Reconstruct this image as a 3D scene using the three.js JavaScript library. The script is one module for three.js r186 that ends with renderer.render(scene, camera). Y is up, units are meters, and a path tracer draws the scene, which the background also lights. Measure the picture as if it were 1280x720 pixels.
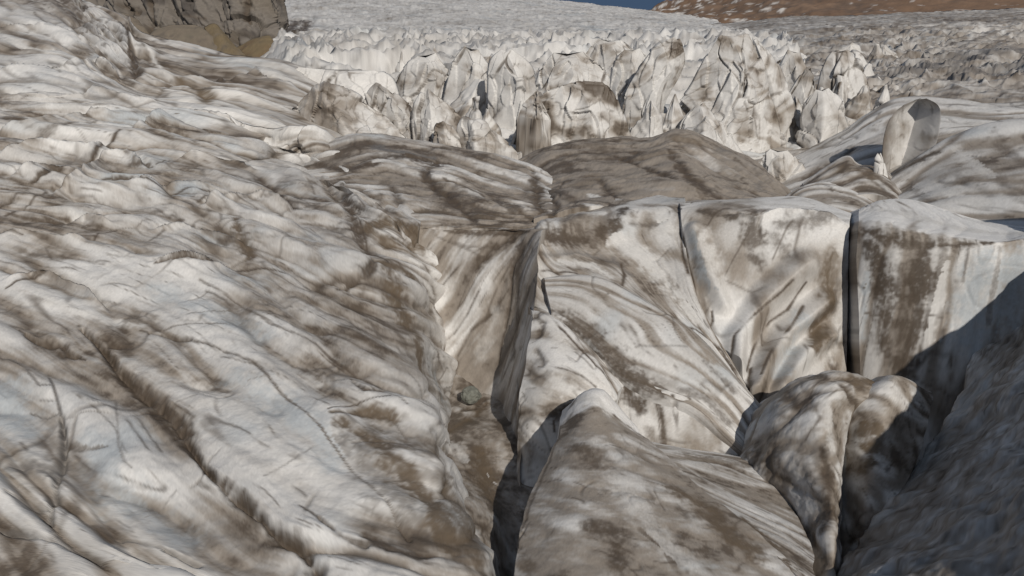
import * as THREE from 'three';

// ---------------------------------------------------------------- camera, sky, sun, exposure
const FOV = 40, PITCH = 15 * Math.PI / 180, CAM_H = 30;
const scene = new THREE.Scene();
const camera = new THREE.PerspectiveCamera(FOV, 1280 / 720, 0.5, 9000);
camera.position.set(0, CAM_H, 0);
camera.rotation.set(-PITCH, 0, 0);
const SUN_AZ = 21 * Math.PI / 180, SUN_EL = 33 * Math.PI / 180;   // to the right of and behind the viewer
const sunDir = new THREE.Vector3(Math.sin(SUN_AZ) * Math.cos(SUN_EL), Math.sin(SUN_EL), Math.cos(SUN_AZ) * Math.cos(SUN_EL));
{ // clear deep blue mountain sky
  const W = 256, H = 128, data = new Float32Array(W * H * 4);
  for (let j = 0; j < H; j++) for (let i = 0; i < W; i++) {
    const el = ((j + 0.5) / H - 0.5) * Math.PI, k = (j * W + i) * 4, t = Math.max(0, Math.sin(el));
    const az = ((i + 0.5) / W - 0.5) * 2 * Math.PI, c = Math.cos(el) * (Math.cos(az) * sunDir.x + Math.sin(az) * sunDir.z) + Math.sin(el) * sunDir.y;
    const g = Math.pow(1 - t, 3), m = Math.pow(0.5 + 0.5 * c, 3);               // clear air, paler towards the sun
    data[k] = 0.046 + 0.012 * g + 0.17 * m; data[k + 1] = 0.078 + 0.018 * g + 0.165 * m; data[k + 2] = 0.138 + 0.025 * g + 0.15 * m; data[k + 3] = 1;
  }
  const sky = new THREE.DataTexture(data, W, H, THREE.RGBAFormat, THREE.FloatType);
  sky.mapping = THREE.EquirectangularReflectionMapping;
  sky.magFilter = sky.minFilter = THREE.LinearFilter; sky.needsUpdate = true;
  scene.background = sky; scene.environment = sky;
}
const sun = new THREE.DirectionalLight(new THREE.Color(1.0, 0.935, 0.845), 3.4);
sun.position.copy(sunDir).multiplyScalar(600).add(new THREE.Vector3(0, 0, -150));
sun.target.position.set(0, 0, -150); sun.castShadow = true; sun.shadow.radius = 1;
sun.shadow.mapSize.set(4096, 4096);
Object.assign(sun.shadow.camera, { left: -400, right: 400, top: 400, bottom: -400, near: 1, far: 1600 });
scene.add(sun, sun.target);
const renderer = new THREE.WebGLRenderer({ antialias: true });
renderer.setSize(1024, 576);
renderer.shadowMap.enabled = true;
renderer.toneMapping = THREE.LinearToneMapping;
renderer.toneMappingExposure = 0.92;

// ---------------------------------------------------------------- helpers
function mulberry(a) { return () => { a |= 0; a = a + 0x6D2B79F5 | 0; let t = Math.imul(a ^ a >>> 15, 1 | a); t = t + Math.imul(t ^ t >>> 7, 61 | t) ^ t; return ((t ^ t >>> 14) >>> 0) / 4294967296; }; }
const PERM = new Uint8Array(512);
{ const r = mulberry(77), p = [...Array(256).keys()]; for (let i = 255; i > 0; i--) { const j = Math.floor(r() * (i + 1)); [p[i], p[j]] = [p[j], p[i]]; } for (let i = 0; i < 512; i++) PERM[i] = p[i & 255]; }
const gr = (h, x, y, z) => { h &= 15; const u = h < 8 ? x : y, v = h < 4 ? y : h === 12 || h === 14 ? x : z; return ((h & 1) ? -u : u) + ((h & 2) ? -v : v); };
function noise(x, y, z = 0) {
  const fx = Math.floor(x), fy = Math.floor(y), fz = Math.floor(z), X = fx & 255, Y = fy & 255, Z = fz & 255;
  x -= fx; y -= fy; z -= fz;
  const u = x * x * x * (x * (x * 6 - 15) + 10), v = y * y * y * (y * (y * 6 - 15) + 10), w = z * z * z * (z * (z * 6 - 15) + 10);
  const A = PERM[X] + Y, AA = PERM[A] + Z, AB = PERM[A + 1] + Z, B = PERM[X + 1] + Y, BA = PERM[B] + Z, BB = PERM[B + 1] + Z;
  const l = (t, a, b) => a + t * (b - a);
  return l(w, l(v, l(u, gr(PERM[AA], x, y, z), gr(PERM[BA], x - 1, y, z)), l(u, gr(PERM[AB], x, y - 1, z), gr(PERM[BB], x - 1, y - 1, z))),
    l(v, l(u, gr(PERM[AA + 1], x, y, z - 1), gr(PERM[BA + 1], x - 1, y, z - 1)), l(u, gr(PERM[AB + 1], x, y - 1, z - 1), gr(PERM[BB + 1], x - 1, y - 1, z - 1))));
}
const fbm = (x, y, z, o = 3) => { let s = 0, a = 0.5, f = 1; for (let i = 0; i < o; i++) { s += a * noise(x * f + i * 17.3, y * f - i * 9.1, z * f + i * 5.7); f *= 2.03; a *= 0.5; } return s * 1.6; };
const clamp = (x, a = 0, b = 1) => x < a ? a : x > b ? b : x;
const sst = (a, b, x) => { const t = clamp((x - a) / (b - a)); return t * t * (3 - 2 * t); };
const lerp = (a, b, t) => a + (b - a) * t;
const F = 360 / Math.tan(FOV * Math.PI / 360), CP = Math.cos(PITCH), SP = Math.sin(PITCH);
// a point at distance d (metres north of the viewpoint) seen in direction (px, py)
function at(px, py, d) { const a = (px - 640) / F, b = -(py - 360) / F, t = d / (CP + b * SP); return [a * t, CAM_H + t * (-SP + b * CP), -d]; }
function pix(x, y, z) { const dy = y - CAM_H, f = -z * CP - dy * SP, u = dy * CP - z * -1 * 0 + (-z) * SP; return [640 + F * x / f, 360 - F * u / f]; }
// mean slope of the glacier: distance at which a line of sight meets it
function ground(px, py) { const s = lerp(0.28, 0.165, clamp(px / 520)), b = -(py - 360) / F, e = (-SP + b * CP) / (CP + b * SP); return (CAM_H + 45 * s) / Math.max(0.06, s - e); }
const spline = (a, b, c, d, t) => 0.5 * (2 * b + (c - a) * t + (2 * a - 5 * b + 4 * c - d) * t * t + (3 * b - a - 3 * c + d) * t * t * t);
function sampleLine(P, t) { const n = P.length - 1, x = clamp(t) * n, i = Math.min(n - 1, Math.floor(x)), f = x - i, g = k => P[clamp(k, 0, n)]; return [0, 1, 2].map(c => spline(g(i - 1)[c], g(i)[c], g(i + 1)[c], g(i + 2)[c], f)); }
function evenLine(P, n) { // n points evenly spaced along a smooth line through P
  const S = 80, q = []; for (let i = 0; i <= S; i++) q.push(sampleLine(P, i / S));
  const l = [0]; for (let i = 1; i <= S; i++) l.push(l[i - 1] + Math.hypot(q[i][0] - q[i - 1][0], q[i][1] - q[i - 1][1], q[i][2] - q[i - 1][2]));
  const out = []; let k = 0;
  for (let i = 0; i < n; i++) { const s = l[S] * i / (n - 1); while (k < S - 1 && l[k + 1] < s) k++; const f = clamp((s - l[k]) / Math.max(1e-9, l[k + 1] - l[k])); out.push([0, 1, 2].map(c => lerp(q[k][c], q[k + 1][c], f))); }
  return out;
}
// cells of broken ice: a tilted plane in each, and how near its border is
const cellOut = { plane: 0, edge: 0 };
const hash3 = (x, y, z, k) => { let h = Math.imul(x, 374761393) ^ Math.imul(y, 668265263) ^ Math.imul(z, 1274126177) ^ Math.imul(k, 974634777); h = Math.imul(h ^ h >>> 13, 1274126177); return ((h ^ h >>> 16) >>> 0) / 4294967296; };
function cells(x, y, z, k) {
  const X = Math.floor(x), Y = Math.floor(y), Z = Math.floor(z); let d1 = 9, d2 = 9, cx = 0, cy = 0, cz = 0, px = 0, py = 0, pz = 0;
  for (let i = -1; i < 2; i++) for (let j = -1; j < 2; j++) for (let l = -1; l < 2; l++) {
    const a = X + i, b = Y + j, c = Z + l, qx = a + hash3(a, b, c, k), qy = b + hash3(a, b, c, k + 1), qz = c + hash3(a, b, c, k + 2), d = (qx - x) ** 2 + (qy - y) ** 2 + (qz - z) ** 2;
    if (d < d1) { d2 = d1; d1 = d; cx = a; cy = b; cz = c; px = qx; py = qy; pz = qz; } else if (d < d2) d2 = d;
  }
  cellOut.edge = Math.sqrt(d2) - Math.sqrt(d1);
  cellOut.plane = ((hash3(cx, cy, cz, k + 3) - 0.5) * (x - px) + (hash3(cx, cy, cz, k + 4) - 0.5) * (y - py) + (hash3(cx, cy, cz, k + 5) - 0.5) * (z - pz)) * 2 + (hash3(cx, cy, cz, k + 6) - 0.5) * 0.7;
  return cellOut;
}
const names = {};
function numbered(n) { const k = names[n] = (names[n] ?? -1) + 1; return k ? n + '_' + String(k).padStart(3, '0') : n; }
function tag(o, label, category, group) { o.userData.label = label; o.userData.category = category; if (group) o.userData.group = group; return o; }
function struct(o) { o.userData.kind = 'structure'; return o; }

// ---------------------------------------------------------------- materials
const iceMat = new THREE.MeshPhysicalMaterial({ vertexColors: true, roughness: 0.5, specularIntensity: 0.6 });
const rockMat = new THREE.MeshStandardMaterial({ vertexColors: true, roughness: 0.95 });
// real-world base colours (linear)
const CLEAN = [0.50, 0.482, 0.46], WHITE = [0.68, 0.668, 0.65], SNOW = [0.76, 0.75, 0.735], BLUE = [0.415, 0.452, 0.478], FILM = [0.258, 0.22, 0.182], DIRT = [0.088, 0.067, 0.049], GREY = [0.16, 0.148, 0.138], MUD = [0.125, 0.094, 0.064];
const TONES = [DIRT, GREY, [0.60, 0.585, 0.562], BLUE, MUD];

// ---------------------------------------------------------------- a sheet of ice through lines of points
// rows: lines [[px, py, d?], ...]; style: see below; marks: [strength, groove, tone, [[px, py, width], ...]]; steps: [height, [[px, py], ...]]
let seedCount = 1;
function sheet(name, rows, nu, nv, st = {}) {
  const seed = (seedCount++) * 13.7, K = 14, res = st.res ?? 0.75; nu = Math.round(nu * res); nv = Math.round(nv * res);
  const world = st.world ? rows : rows.map(r => r.map(p => at(p[0], p[1], (p[2] ?? ground(p[0], p[1])) * (st.push ?? 1))));
  const net = world.map(r => evenLine(r, K));
  const sk = st.skirt ?? [10, 10, 4, 4], cols = nu + 2, rws = nv + 2, N = cols * rws;
  const P = new Float32Array(N * 3), Nn = new Float32Array(N * 3);
  const lines = []; for (let i = 0; i < nu; i++) { const u = i / (nu - 1); lines.push(net.map(r => sampleLine(r, u))); }
  const put = (k, p) => { P[k * 3] = p[0]; P[k * 3 + 1] = p[1]; P[k * 3 + 2] = p[2]; };
  const get = k => [P[k * 3], P[k * 3 + 1], P[k * 3 + 2]];
  for (let i = 0; i < nu; i++) for (let j = 0; j < nv; j++) put((j + 1) * cols + i + 1, sampleLine(lines[i], j / (nv - 1)));
  const so = st.skirtDir ?? [[0, -1, -0.25], [0, -1, 0.0], [0.1, -1, -0.1], [-0.1, -1, -0.1]];
  const off = (p, m, d) => [p[0] + d[0] * m, p[1] + d[1] * m, p[2] + d[2] * m];
  for (let i = 1; i <= nu; i++) { put(i, off(get(cols + i), sk[0], so[0])); put((rws - 1) * cols + i, off(get((rws - 2) * cols + i), sk[1], so[1])); }
  for (let j = 0; j < rws; j++) { put(j * cols, off(get(j * cols + 1), sk[2], so[2])); put(j * cols + cols - 1, off(get(j * cols + cols - 2), sk[3], so[3])); }
  // lengths along the sheet, base normals
  const U = new Float32Array(N), V = new Float32Array(N);
  let dm = 0;
  for (let j = 1; j <= nv; j++) for (let i = 1; i <= nu; i++) {
    const k = j * cols + i, a = k - 1, b = k - cols;
    U[k] = i === 1 ? 0 : U[a] + Math.hypot(P[k * 3] - P[a * 3], P[k * 3 + 1] - P[a * 3 + 1], P[k * 3 + 2] - P[a * 3 + 2]);
    V[k] = j === 1 ? 0 : V[b] + Math.hypot(P[k * 3] - P[b * 3], P[k * 3 + 1] - P[b * 3 + 1], P[k * 3 + 2] - P[b * 3 + 2]);
    dm -= P[k * 3 + 2];
  }
  for (let j = 1; j <= nv; j++) { let m = 0; for (let i = 1; i <= nu; i++) m += V[j * cols + i]; m /= nu; for (let i = 1; i <= nu; i++) V[j * cols + i] = m; }
  const L = (st.scale ?? 1) * dm / (nu * nv) / 100;             // about ten picture points, in metres
  let flip = 0;
  for (let j = 1; j <= nv; j++) for (let i = 1; i <= nu; i++) {
    const k = j * cols + i, a = k - (i > 1), b = k + (i < nu), c = k - (j > 1) * cols, d = k + (j < nv) * cols;
    const ux = P[b * 3] - P[a * 3], uy = P[b * 3 + 1] - P[a * 3 + 1], uz = P[b * 3 + 2] - P[a * 3 + 2], vx = P[d * 3] - P[c * 3], vy = P[d * 3 + 1] - P[c * 3 + 1], vz = P[d * 3 + 2] - P[c * 3 + 2];
    let x = uy * vz - uz * vy, y = uz * vx - ux * vz, z = ux * vy - uy * vx; const l = Math.hypot(x, y, z) || 1;
    x /= l; y /= l; z /= l; Nn[k * 3] = x; Nn[k * 3 + 1] = y; Nn[k * 3 + 2] = z;
    flip += -x * P[k * 3] + y * (CAM_H - P[k * 3 + 1]) - z * P[k * 3 + 2] > 0 ? 1 : -1;
  }
  const sg = flip > 0 ? 1 : -1;
  for (let k = 0; k < N * 3; k++) Nn[k] *= sg;
  // marks: silt, pale and blue patches, and some painted shadows
  const dirt = new Float32Array(N), tone = new Uint8Array(N), groove = new Float32Array(N);
  if (st.marks || st.steps) {
    const sub = []; for (let j = 1; j <= nv; j += 2) for (let i = 1; i <= nu; i += 2) { const k = j * cols + i, q = pix(P[k * 3], P[k * 3 + 1], P[k * 3 + 2]); sub.push([q[0], q[1], k]); }
    const lift = (x, y) => { let best = 1e9, bk = 0; for (const s of sub) { const d = (s[0] - x) ** 2 + (s[1] - y) ** 2 - 0.02 * P[s[2] * 3 + 2]; if (d < best) { best = d; bk = s[2]; } } return bk; };
    const wob = new Float32Array(N), rag = new Float32Array(N), la = (st.sa ?? 14) * 0.35, lb = (st.sb ?? 1.5) * 0.45;
    for (let k = 0; k < N; k++) {
      const x = P[k * 3] / L, y = P[k * 3 + 1] / L, z = P[k * 3 + 2] / L, b = V[k] / L, a = U[k] / L + (st.skew ?? 0) * b;
      wob[k] = fbm(x / 1.3, y / 1.3, z / 1.3 + seed, 3);
      rag[k] = 0.5 * fbm(a / la, b / lb, seed + 5, 3) + 0.7 * wob[k] + 0.6 * fbm(x / 4, y / 4, z / 4 + seed, 2) + 0.35 * noise(x * 2.2, y * 2.2, z * 2.2);
    }
    const eachSeg = (pts, reach, fn) => {
      const q = pts.map(p => { const k = lift(p[0], p[1]); return [P[k * 3], P[k * 3 + 1], P[k * 3 + 2], ((p[2] ?? 3) > 3.5 ? p[2] * 1.45 : Math.max(2.0, p[2] ?? 3)) * -P[k * 3 + 2] / F * 1.06, k]; });
      for (let s = 0; s < q.length - 1; s++) {
        const A = q[s], B = q[s + 1], m = reach(Math.max(A[3], B[3]));
        const x0 = Math.min(A[0], B[0]) - m, x1 = Math.max(A[0], B[0]) + m, y0 = Math.min(A[1], B[1]) - m, y1 = Math.max(A[1], B[1]) + m, z0 = Math.min(A[2], B[2]) - m, z1 = Math.max(A[2], B[2]) + m;
        const dx = B[0] - A[0], dy = B[1] - A[1], dz = B[2] - A[2], dd = dx * dx + dy * dy + dz * dz || 1e-9;
        for (let k = 0; k < N; k++) {
          const x = P[k * 3]; if (x < x0 || x > x1) continue;
          const z = P[k * 3 + 2]; if (z < z0 || z > z1) continue;
          const y = P[k * 3 + 1]; if (y < y0 || y > y1) continue;
          const t = clamp(((x - A[0]) * dx + (y - A[1]) * dy + (z - A[2]) * dz) / dd), ex = x - A[0] - dx * t, ey = y - A[1] - dy * t, ez = z - A[2] - dz * t;
          fn(k, Math.hypot(ex, ey, ez), lerp(A[3], B[3], t), ex, ey, ez, dx, dy, dz, s + t, q.length);
        }
      }
    };
    for (const [str, gd, tn, pts] of st.marks ?? []) {
      const gtmp = gd ? new Map() : null;
      eachSeg(pts, w => w * 2.2 + L * 0.6, (k, d, w) => {
        const thin = w < 3.4 * -P[k * 3 + 2] / F, r = d / w + (thin ? 0.4 : 1.0) * rag[k];
        const s = Math.min(0.97, str * 1.2) * (1 - sst(0.1, 1.55, r));
        if (s > dirt[k]) { dirt[k] = s; tone[k] = tn; }
        if (gtmp) { const rr = gd < 0 ? 1 - sst(0, 1.4, d / w) : Math.pow(Math.max(0, 1 - d / w / 1.15 - 0.3 * rag[k]), 1.4), g = gd * (gd > 0 && w < 3.6 * -P[k * 3 + 2] / F ? 0.25 : 1.2) * L / 10 * rr; if (Math.abs(g) > Math.abs(gtmp.get(k) ?? 0)) gtmp.set(k, g); }
      });
      if (gtmp) for (const [k, g] of gtmp) groove[k] -= g;
    }
    for (const [h, wd, pts] of st.steps ?? []) {       // a fold: raised on the near side of the line, cut down behind it
      const tmp = new Map();
      eachSeg(pts.map(p => [p[0], p[1], wd]), w => w * 3.2, (k, d, w, ex, ey, ez, dx, dy, dz, s, n) => {
        const nx = Nn[k * 3], ny = Nn[k * 3 + 1], nz = Nn[k * 3 + 2];
        const cx = ny * dz - nz * dy, cy = nz * dx - nx * dz, cz = nx * dy - ny * dx;
        const side = (ex * cx + ey * cy + ez * cz) > 0 ? 1 : -1, end = sst(0, 0.7, s) * (1 - sst(n - 1.7, n - 1, s));
                const sd = -side * d / w + wob[k] * 0.35, g = h * (st.stepK ?? 1.15) * L / 10 * end * (sst(-0.7, 0.3, sd) * Math.exp(-Math.max(sd, 0) * 0.9) - 0.45 * Math.exp(-((sd + 0.9) ** 2) * 3));
        const o = tmp.get(k); if (!o || d < o[0]) tmp.set(k, [d, g]);
      });
      for (const [k, o] of tmp) groove[k] += o[1];
    }
  }
  // relief and colour
  const col = new Float32Array(N * 3), Q = new Float32Array(P), c = [0, 0, 0];
  const mix = (a, t) => { c[0] += (a[0] - c[0]) * t; c[1] += (a[1] - c[1]) * t; c[2] += (a[2] - c[2]) * t; };
  const relief = st.relief ?? iceRelief, paint = st.paint ?? icePaint;
  const q = { a: 0, b: 0, x: 0, y: 0, z: 0, u: 0, v: 0, seed, crease: 0, film: 0 };
  const uSkew = st.skew ?? 0;
  for (let j = 0; j < rws; j++) for (let i = 0; i < cols; i++) {
    const k = j * cols + i, ci = clamp(i, 1, nu), cj = clamp(j, 1, nv), e = cj * cols + ci;
    q.b = V[e] / L; q.a = (U[e]) / L + uSkew * q.b; q.x = P[k * 3] / L; q.y = P[k * 3 + 1] / L; q.z = P[k * 3 + 2] / L; q.u = (ci - 1) / (nu - 1); q.v = (cj - 1) / (nv - 1);
    q.crease = 0; q.slope = Nn[e * 3 + 1];
    const d = relief(q, st) * L + groove[e];
    for (let m = 0; m < 3; m++) Q[k * 3 + m] = P[k * 3 + m] + Nn[e * 3 + m] * d;
    paint(q, st, c, mix);
    let s = dirt[e]; if (s > 0) { const g = noise(q.x * 1.7, q.y * 1.7, q.z * 1.7 + seed) * 0.7 + noise(q.x * 4.1, q.y * 4.1, q.z * 4.1) * 0.6 + noise(q.x * 8.3, q.y * 8.3, q.z * 8.3) * 0.4; s = clamp(s * 0.6 + 0.4 * s * sst(0.05, 0.95, s + 0.75 * g)); mix(TONES[tone[e]], s); }
    const g = 1 + (st.grain ?? 0.13) * (noise(q.x * 4.7, q.y * 4.7, q.z * 4.7) + 0.7 * noise(q.x * 9.3, q.y * 9.3, q.z * 9.3));
    col[k * 3] = c[0] * g; col[k * 3 + 1] = c[1] * g; col[k * 3 + 2] = c[2] * g;
  }
  const idx = new Uint32Array((cols - 1) * (rws - 1) * 6); let w = 0;
  for (let j = 0; j < rws - 1; j++) for (let i = 0; i < cols - 1; i++) {
    const a = j * cols + i, b = a + 1, d = a + cols, e = d + 1;
    if (sg > 0) { idx[w++] = a; idx[w++] = b; idx[w++] = d; idx[w++] = b; idx[w++] = e; idx[w++] = d; } else { idx[w++] = a; idx[w++] = d; idx[w++] = b; idx[w++] = b; idx[w++] = d; idx[w++] = e; }
  }
  return finish(name, Q, col, idx, st);
}
function finish(name, pos, col, idx, st) {
  const g = new THREE.BufferGeometry();
  g.setAttribute('position', new THREE.BufferAttribute(pos, 3)); g.setAttribute('color', new THREE.BufferAttribute(col, 3)); g.setIndex(new THREE.BufferAttribute(idx, 1));
  g.computeVertexNormals();
  const m = new THREE.Mesh(g, st.material ?? iceMat); m.name = numbered(name); m.castShadow = m.receiveShadow = true;
  (st.parent ?? scene).add(m);
  return m;
}
// melt-rounded folds with sharp creases between them, drawn out along the flow (a)
function iceRelief(q, st) {
  const A = st.amp ?? 1, s = q.seed, w1 = noise(q.x / 9, q.y / 9, q.z / 9 + s) * 2.2, w2 = noise(q.x / 4, q.z / 4, s + 7) * 0.8;
  const la = st.la ?? 16, lb = st.lb ?? 4.2;
  const n1 = Math.abs(noise(q.a / la + w1 * 0.1, (q.b + w1) / lb, s)) * 1.6;
  const n2 = Math.abs(noise((q.a + w2) / la * 2.3, (q.b + w1 * 0.7 + w2) / lb * 2.9, s + 21)) * 1.6;
  const n3 = noise(q.a / la * 5, q.b / lb * 7.5 + w2, s + 41), n4 = fbm(q.x / 8, q.y / 8, q.z / 8 + s, 3);
  const n5 = fbm(q.x / 1.3, q.y / 1.3, q.z / 1.3, 4);
  const cr = cells((q.x + w2 * 2) / 11, (q.y + w1) / 9, (q.z + w2 * 3) / 11 + s, 71), pit = Math.abs(noise(q.x / 0.55, q.y / 0.55, q.z / 0.55)) + 0.6 * Math.abs(noise(q.x / 0.27, q.y / 0.27, q.z / 0.27));
  q.frac = (1 - sst(0.006, 0.045, cr.edge)) * sst(0.0, 0.3, noise(q.x / 6 + 40, q.y / 6, q.z / 6 + s));
  const gate = sst(-0.25, 0.35, noise(q.x / 13, q.y / 13, q.z / 13 + s + 3));
  q.crease = Math.max((1 - sst(0.0, 0.16, n1)) * gate, 0.7 * (1 - sst(0, 0.13, n2)) * gate);
  q.trough = 1 - sst(0.02, 0.55, n1);
  q.n3 = n3; q.gate = gate; q.w = w1; q.n4 = n4;
  return A * ((st.fold ?? 0.95) * Math.min(n1, 0.75) + (st.fine ?? 1) * (0.30 * Math.min(n2, 0.7) * (0.4 + gate) + 0.055 * n3) + 0.55 * n4 * (st.lump ?? 1) + 0.10 * (st.rough ?? 1) * n5 - 0.05 * (st.rough ?? 1) * pit) - 0.10 * q.frac + (st.extra ? st.extra(q) : 0);
}
function icePaint(q, st, c, mix) {
  const s = q.seed, la = st.sa ?? 14, lb = st.sb ?? 1.5, w = q.w ?? 0;
  const wide = fbm(q.x / 16, q.y / 16, q.z / 16 + s + 60, 3), mid = fbm(q.x / 5, q.y / 5, q.z / 5 + s + 33, 3);
  const s1 = fbm(q.a / la, (q.b + w * 0.8) / lb, s + 80, 2), s2 = noise(q.a / la * 1.7, (q.b + w * 0.8) / lb * 2.6, s + 90), s3 = fbm(q.x / 2.2, q.y / 2.2, q.z / 2.2 + s, 3), s4 = noise(q.a / la * 3, (q.b + w * 0.8) / lb * 6, s + 95);
  const bl = st.blot ?? 1, hair = 1 - sst(0.0, 0.07, Math.abs(noise(q.a / la * 0.8, (q.b + w * 0.9 + mid * 0.5) / lb * 0.7, s + 120)));
  c[0] = CLEAN[0]; c[1] = CLEAN[1]; c[2] = CLEAN[2];
  const tr = ((q.trough ?? 0.4) - 0.4) * (st.tw ?? 0.8);  // tone by fold depth paints lit crests whiter, shaded troughs darker, with silt
  mix(WHITE, 0.9 * sst(-0.05, 0.6, -s1 * 0.3 - wide * 0.5 + 0.3 * mid - tr + (st.white ?? 0)));
  mix(BLUE, 0.7 * sst(0.1, 0.6, fbm(q.x / 11 + 9, q.y / 11, q.z / 11 + s, 2) + (st.blue ?? -0.1)));
  mix(FILM, (st.filmMax ?? 0.9) * sst(-0.25, 0.6, tr + s1 * 0.42 + s2 * 0.30 + s4 * 0.26 + s3 * 0.25 + wide * 0.4 + mid * 0.25 * bl + 0.12 * noise(q.x * 3.1, q.y * 3.1, q.z * 3.1) + (st.film ?? 0)));
  const grit = noise(q.x * 1.9, q.y * 1.9, q.z * 1.9 + s) * 0.5 + noise(q.x * 4.3, q.y * 4.3, q.z * 4.3) * 0.5 + noise(q.x * 8.1, q.y * 8.1, q.z * 8.1) * 0.35;
  mix(DIRT, 0.85 * sst(0.1, 0.66, 0.3 * grit + tr * 0.7 + wide * 0.65 + mid * 0.4 * bl + s1 * 0.35 + s3 * 0.5 + s2 * 0.25 + s4 * 0.22 + (st.heavy ?? -0.25)));
  mix(DIRT, 0.7 * (st.hair ?? 1) * hair * sst(-0.1, 0.4, mid + s3 * 0.6 + 0.1));
  if (q.frac) mix(DIRT, 0.5 * q.frac);
  if (st.lip) { const k = sst(st.lip[0], st.lip[0] + 0.05, q.v + 0.03 * s3) * sst(st.lip[1] + 0.025, st.lip[1] - 0.02, q.v + 0.05 * s3 + 0.03 * s2) * sst(st.lip[2], st.lip[2] + 0.12, q.u + 0.1 * mid); mix(SNOW, 0.9 * k * sst(0.6, 0.1, s1 * 0.6 + s2 * 0.4)); }
  if (st.crease !== 0) mix(DIRT, (st.crease ?? 0.75) * q.crease * sst(-0.45, 0.2, s3 + 0.4 * s2));
}

// rounded hummocks with creases between them, bold on the upper slope
function hummocks(q) {
  const up = sst(0.62, 0.3, q.v), s = q.seed, w = noise(q.x / 12, q.y / 12, q.z / 12 + 5) * 5;
  const h1 = Math.abs(noise(q.a / 27 + w * 0.05, (q.b + w) / 14, s + 200)) * 1.7, h2 = Math.abs(noise(q.a / 14, (q.b + w * 0.6) / 6, s + 220)) * 1.7, h3 = Math.abs(noise(q.a / 6, (q.b + w * 0.4) / 2.4, s + 240)) * 1.7;
  q.trough = Math.max(q.trough * (1 - 0.5 * up), up * (1 - sst(0.02, 0.5, h1)), 0.45 * up * (1 - sst(0.02, 0.4, h2)));
  q.crease = Math.max(q.crease, up * (1 - sst(0.02, 0.14, h1)), up * 0.9 * (1 - sst(0.0, 0.13, h2)) * sst(-0.2, 0.3, w * 0.3));
  return (0.15 + 0.85 * up) * (2.0 * Math.min(h1, 0.8) + 0.6 * Math.min(h2, 0.75)) + (0.02 + 0.08 * up) * h3;
}

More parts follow.
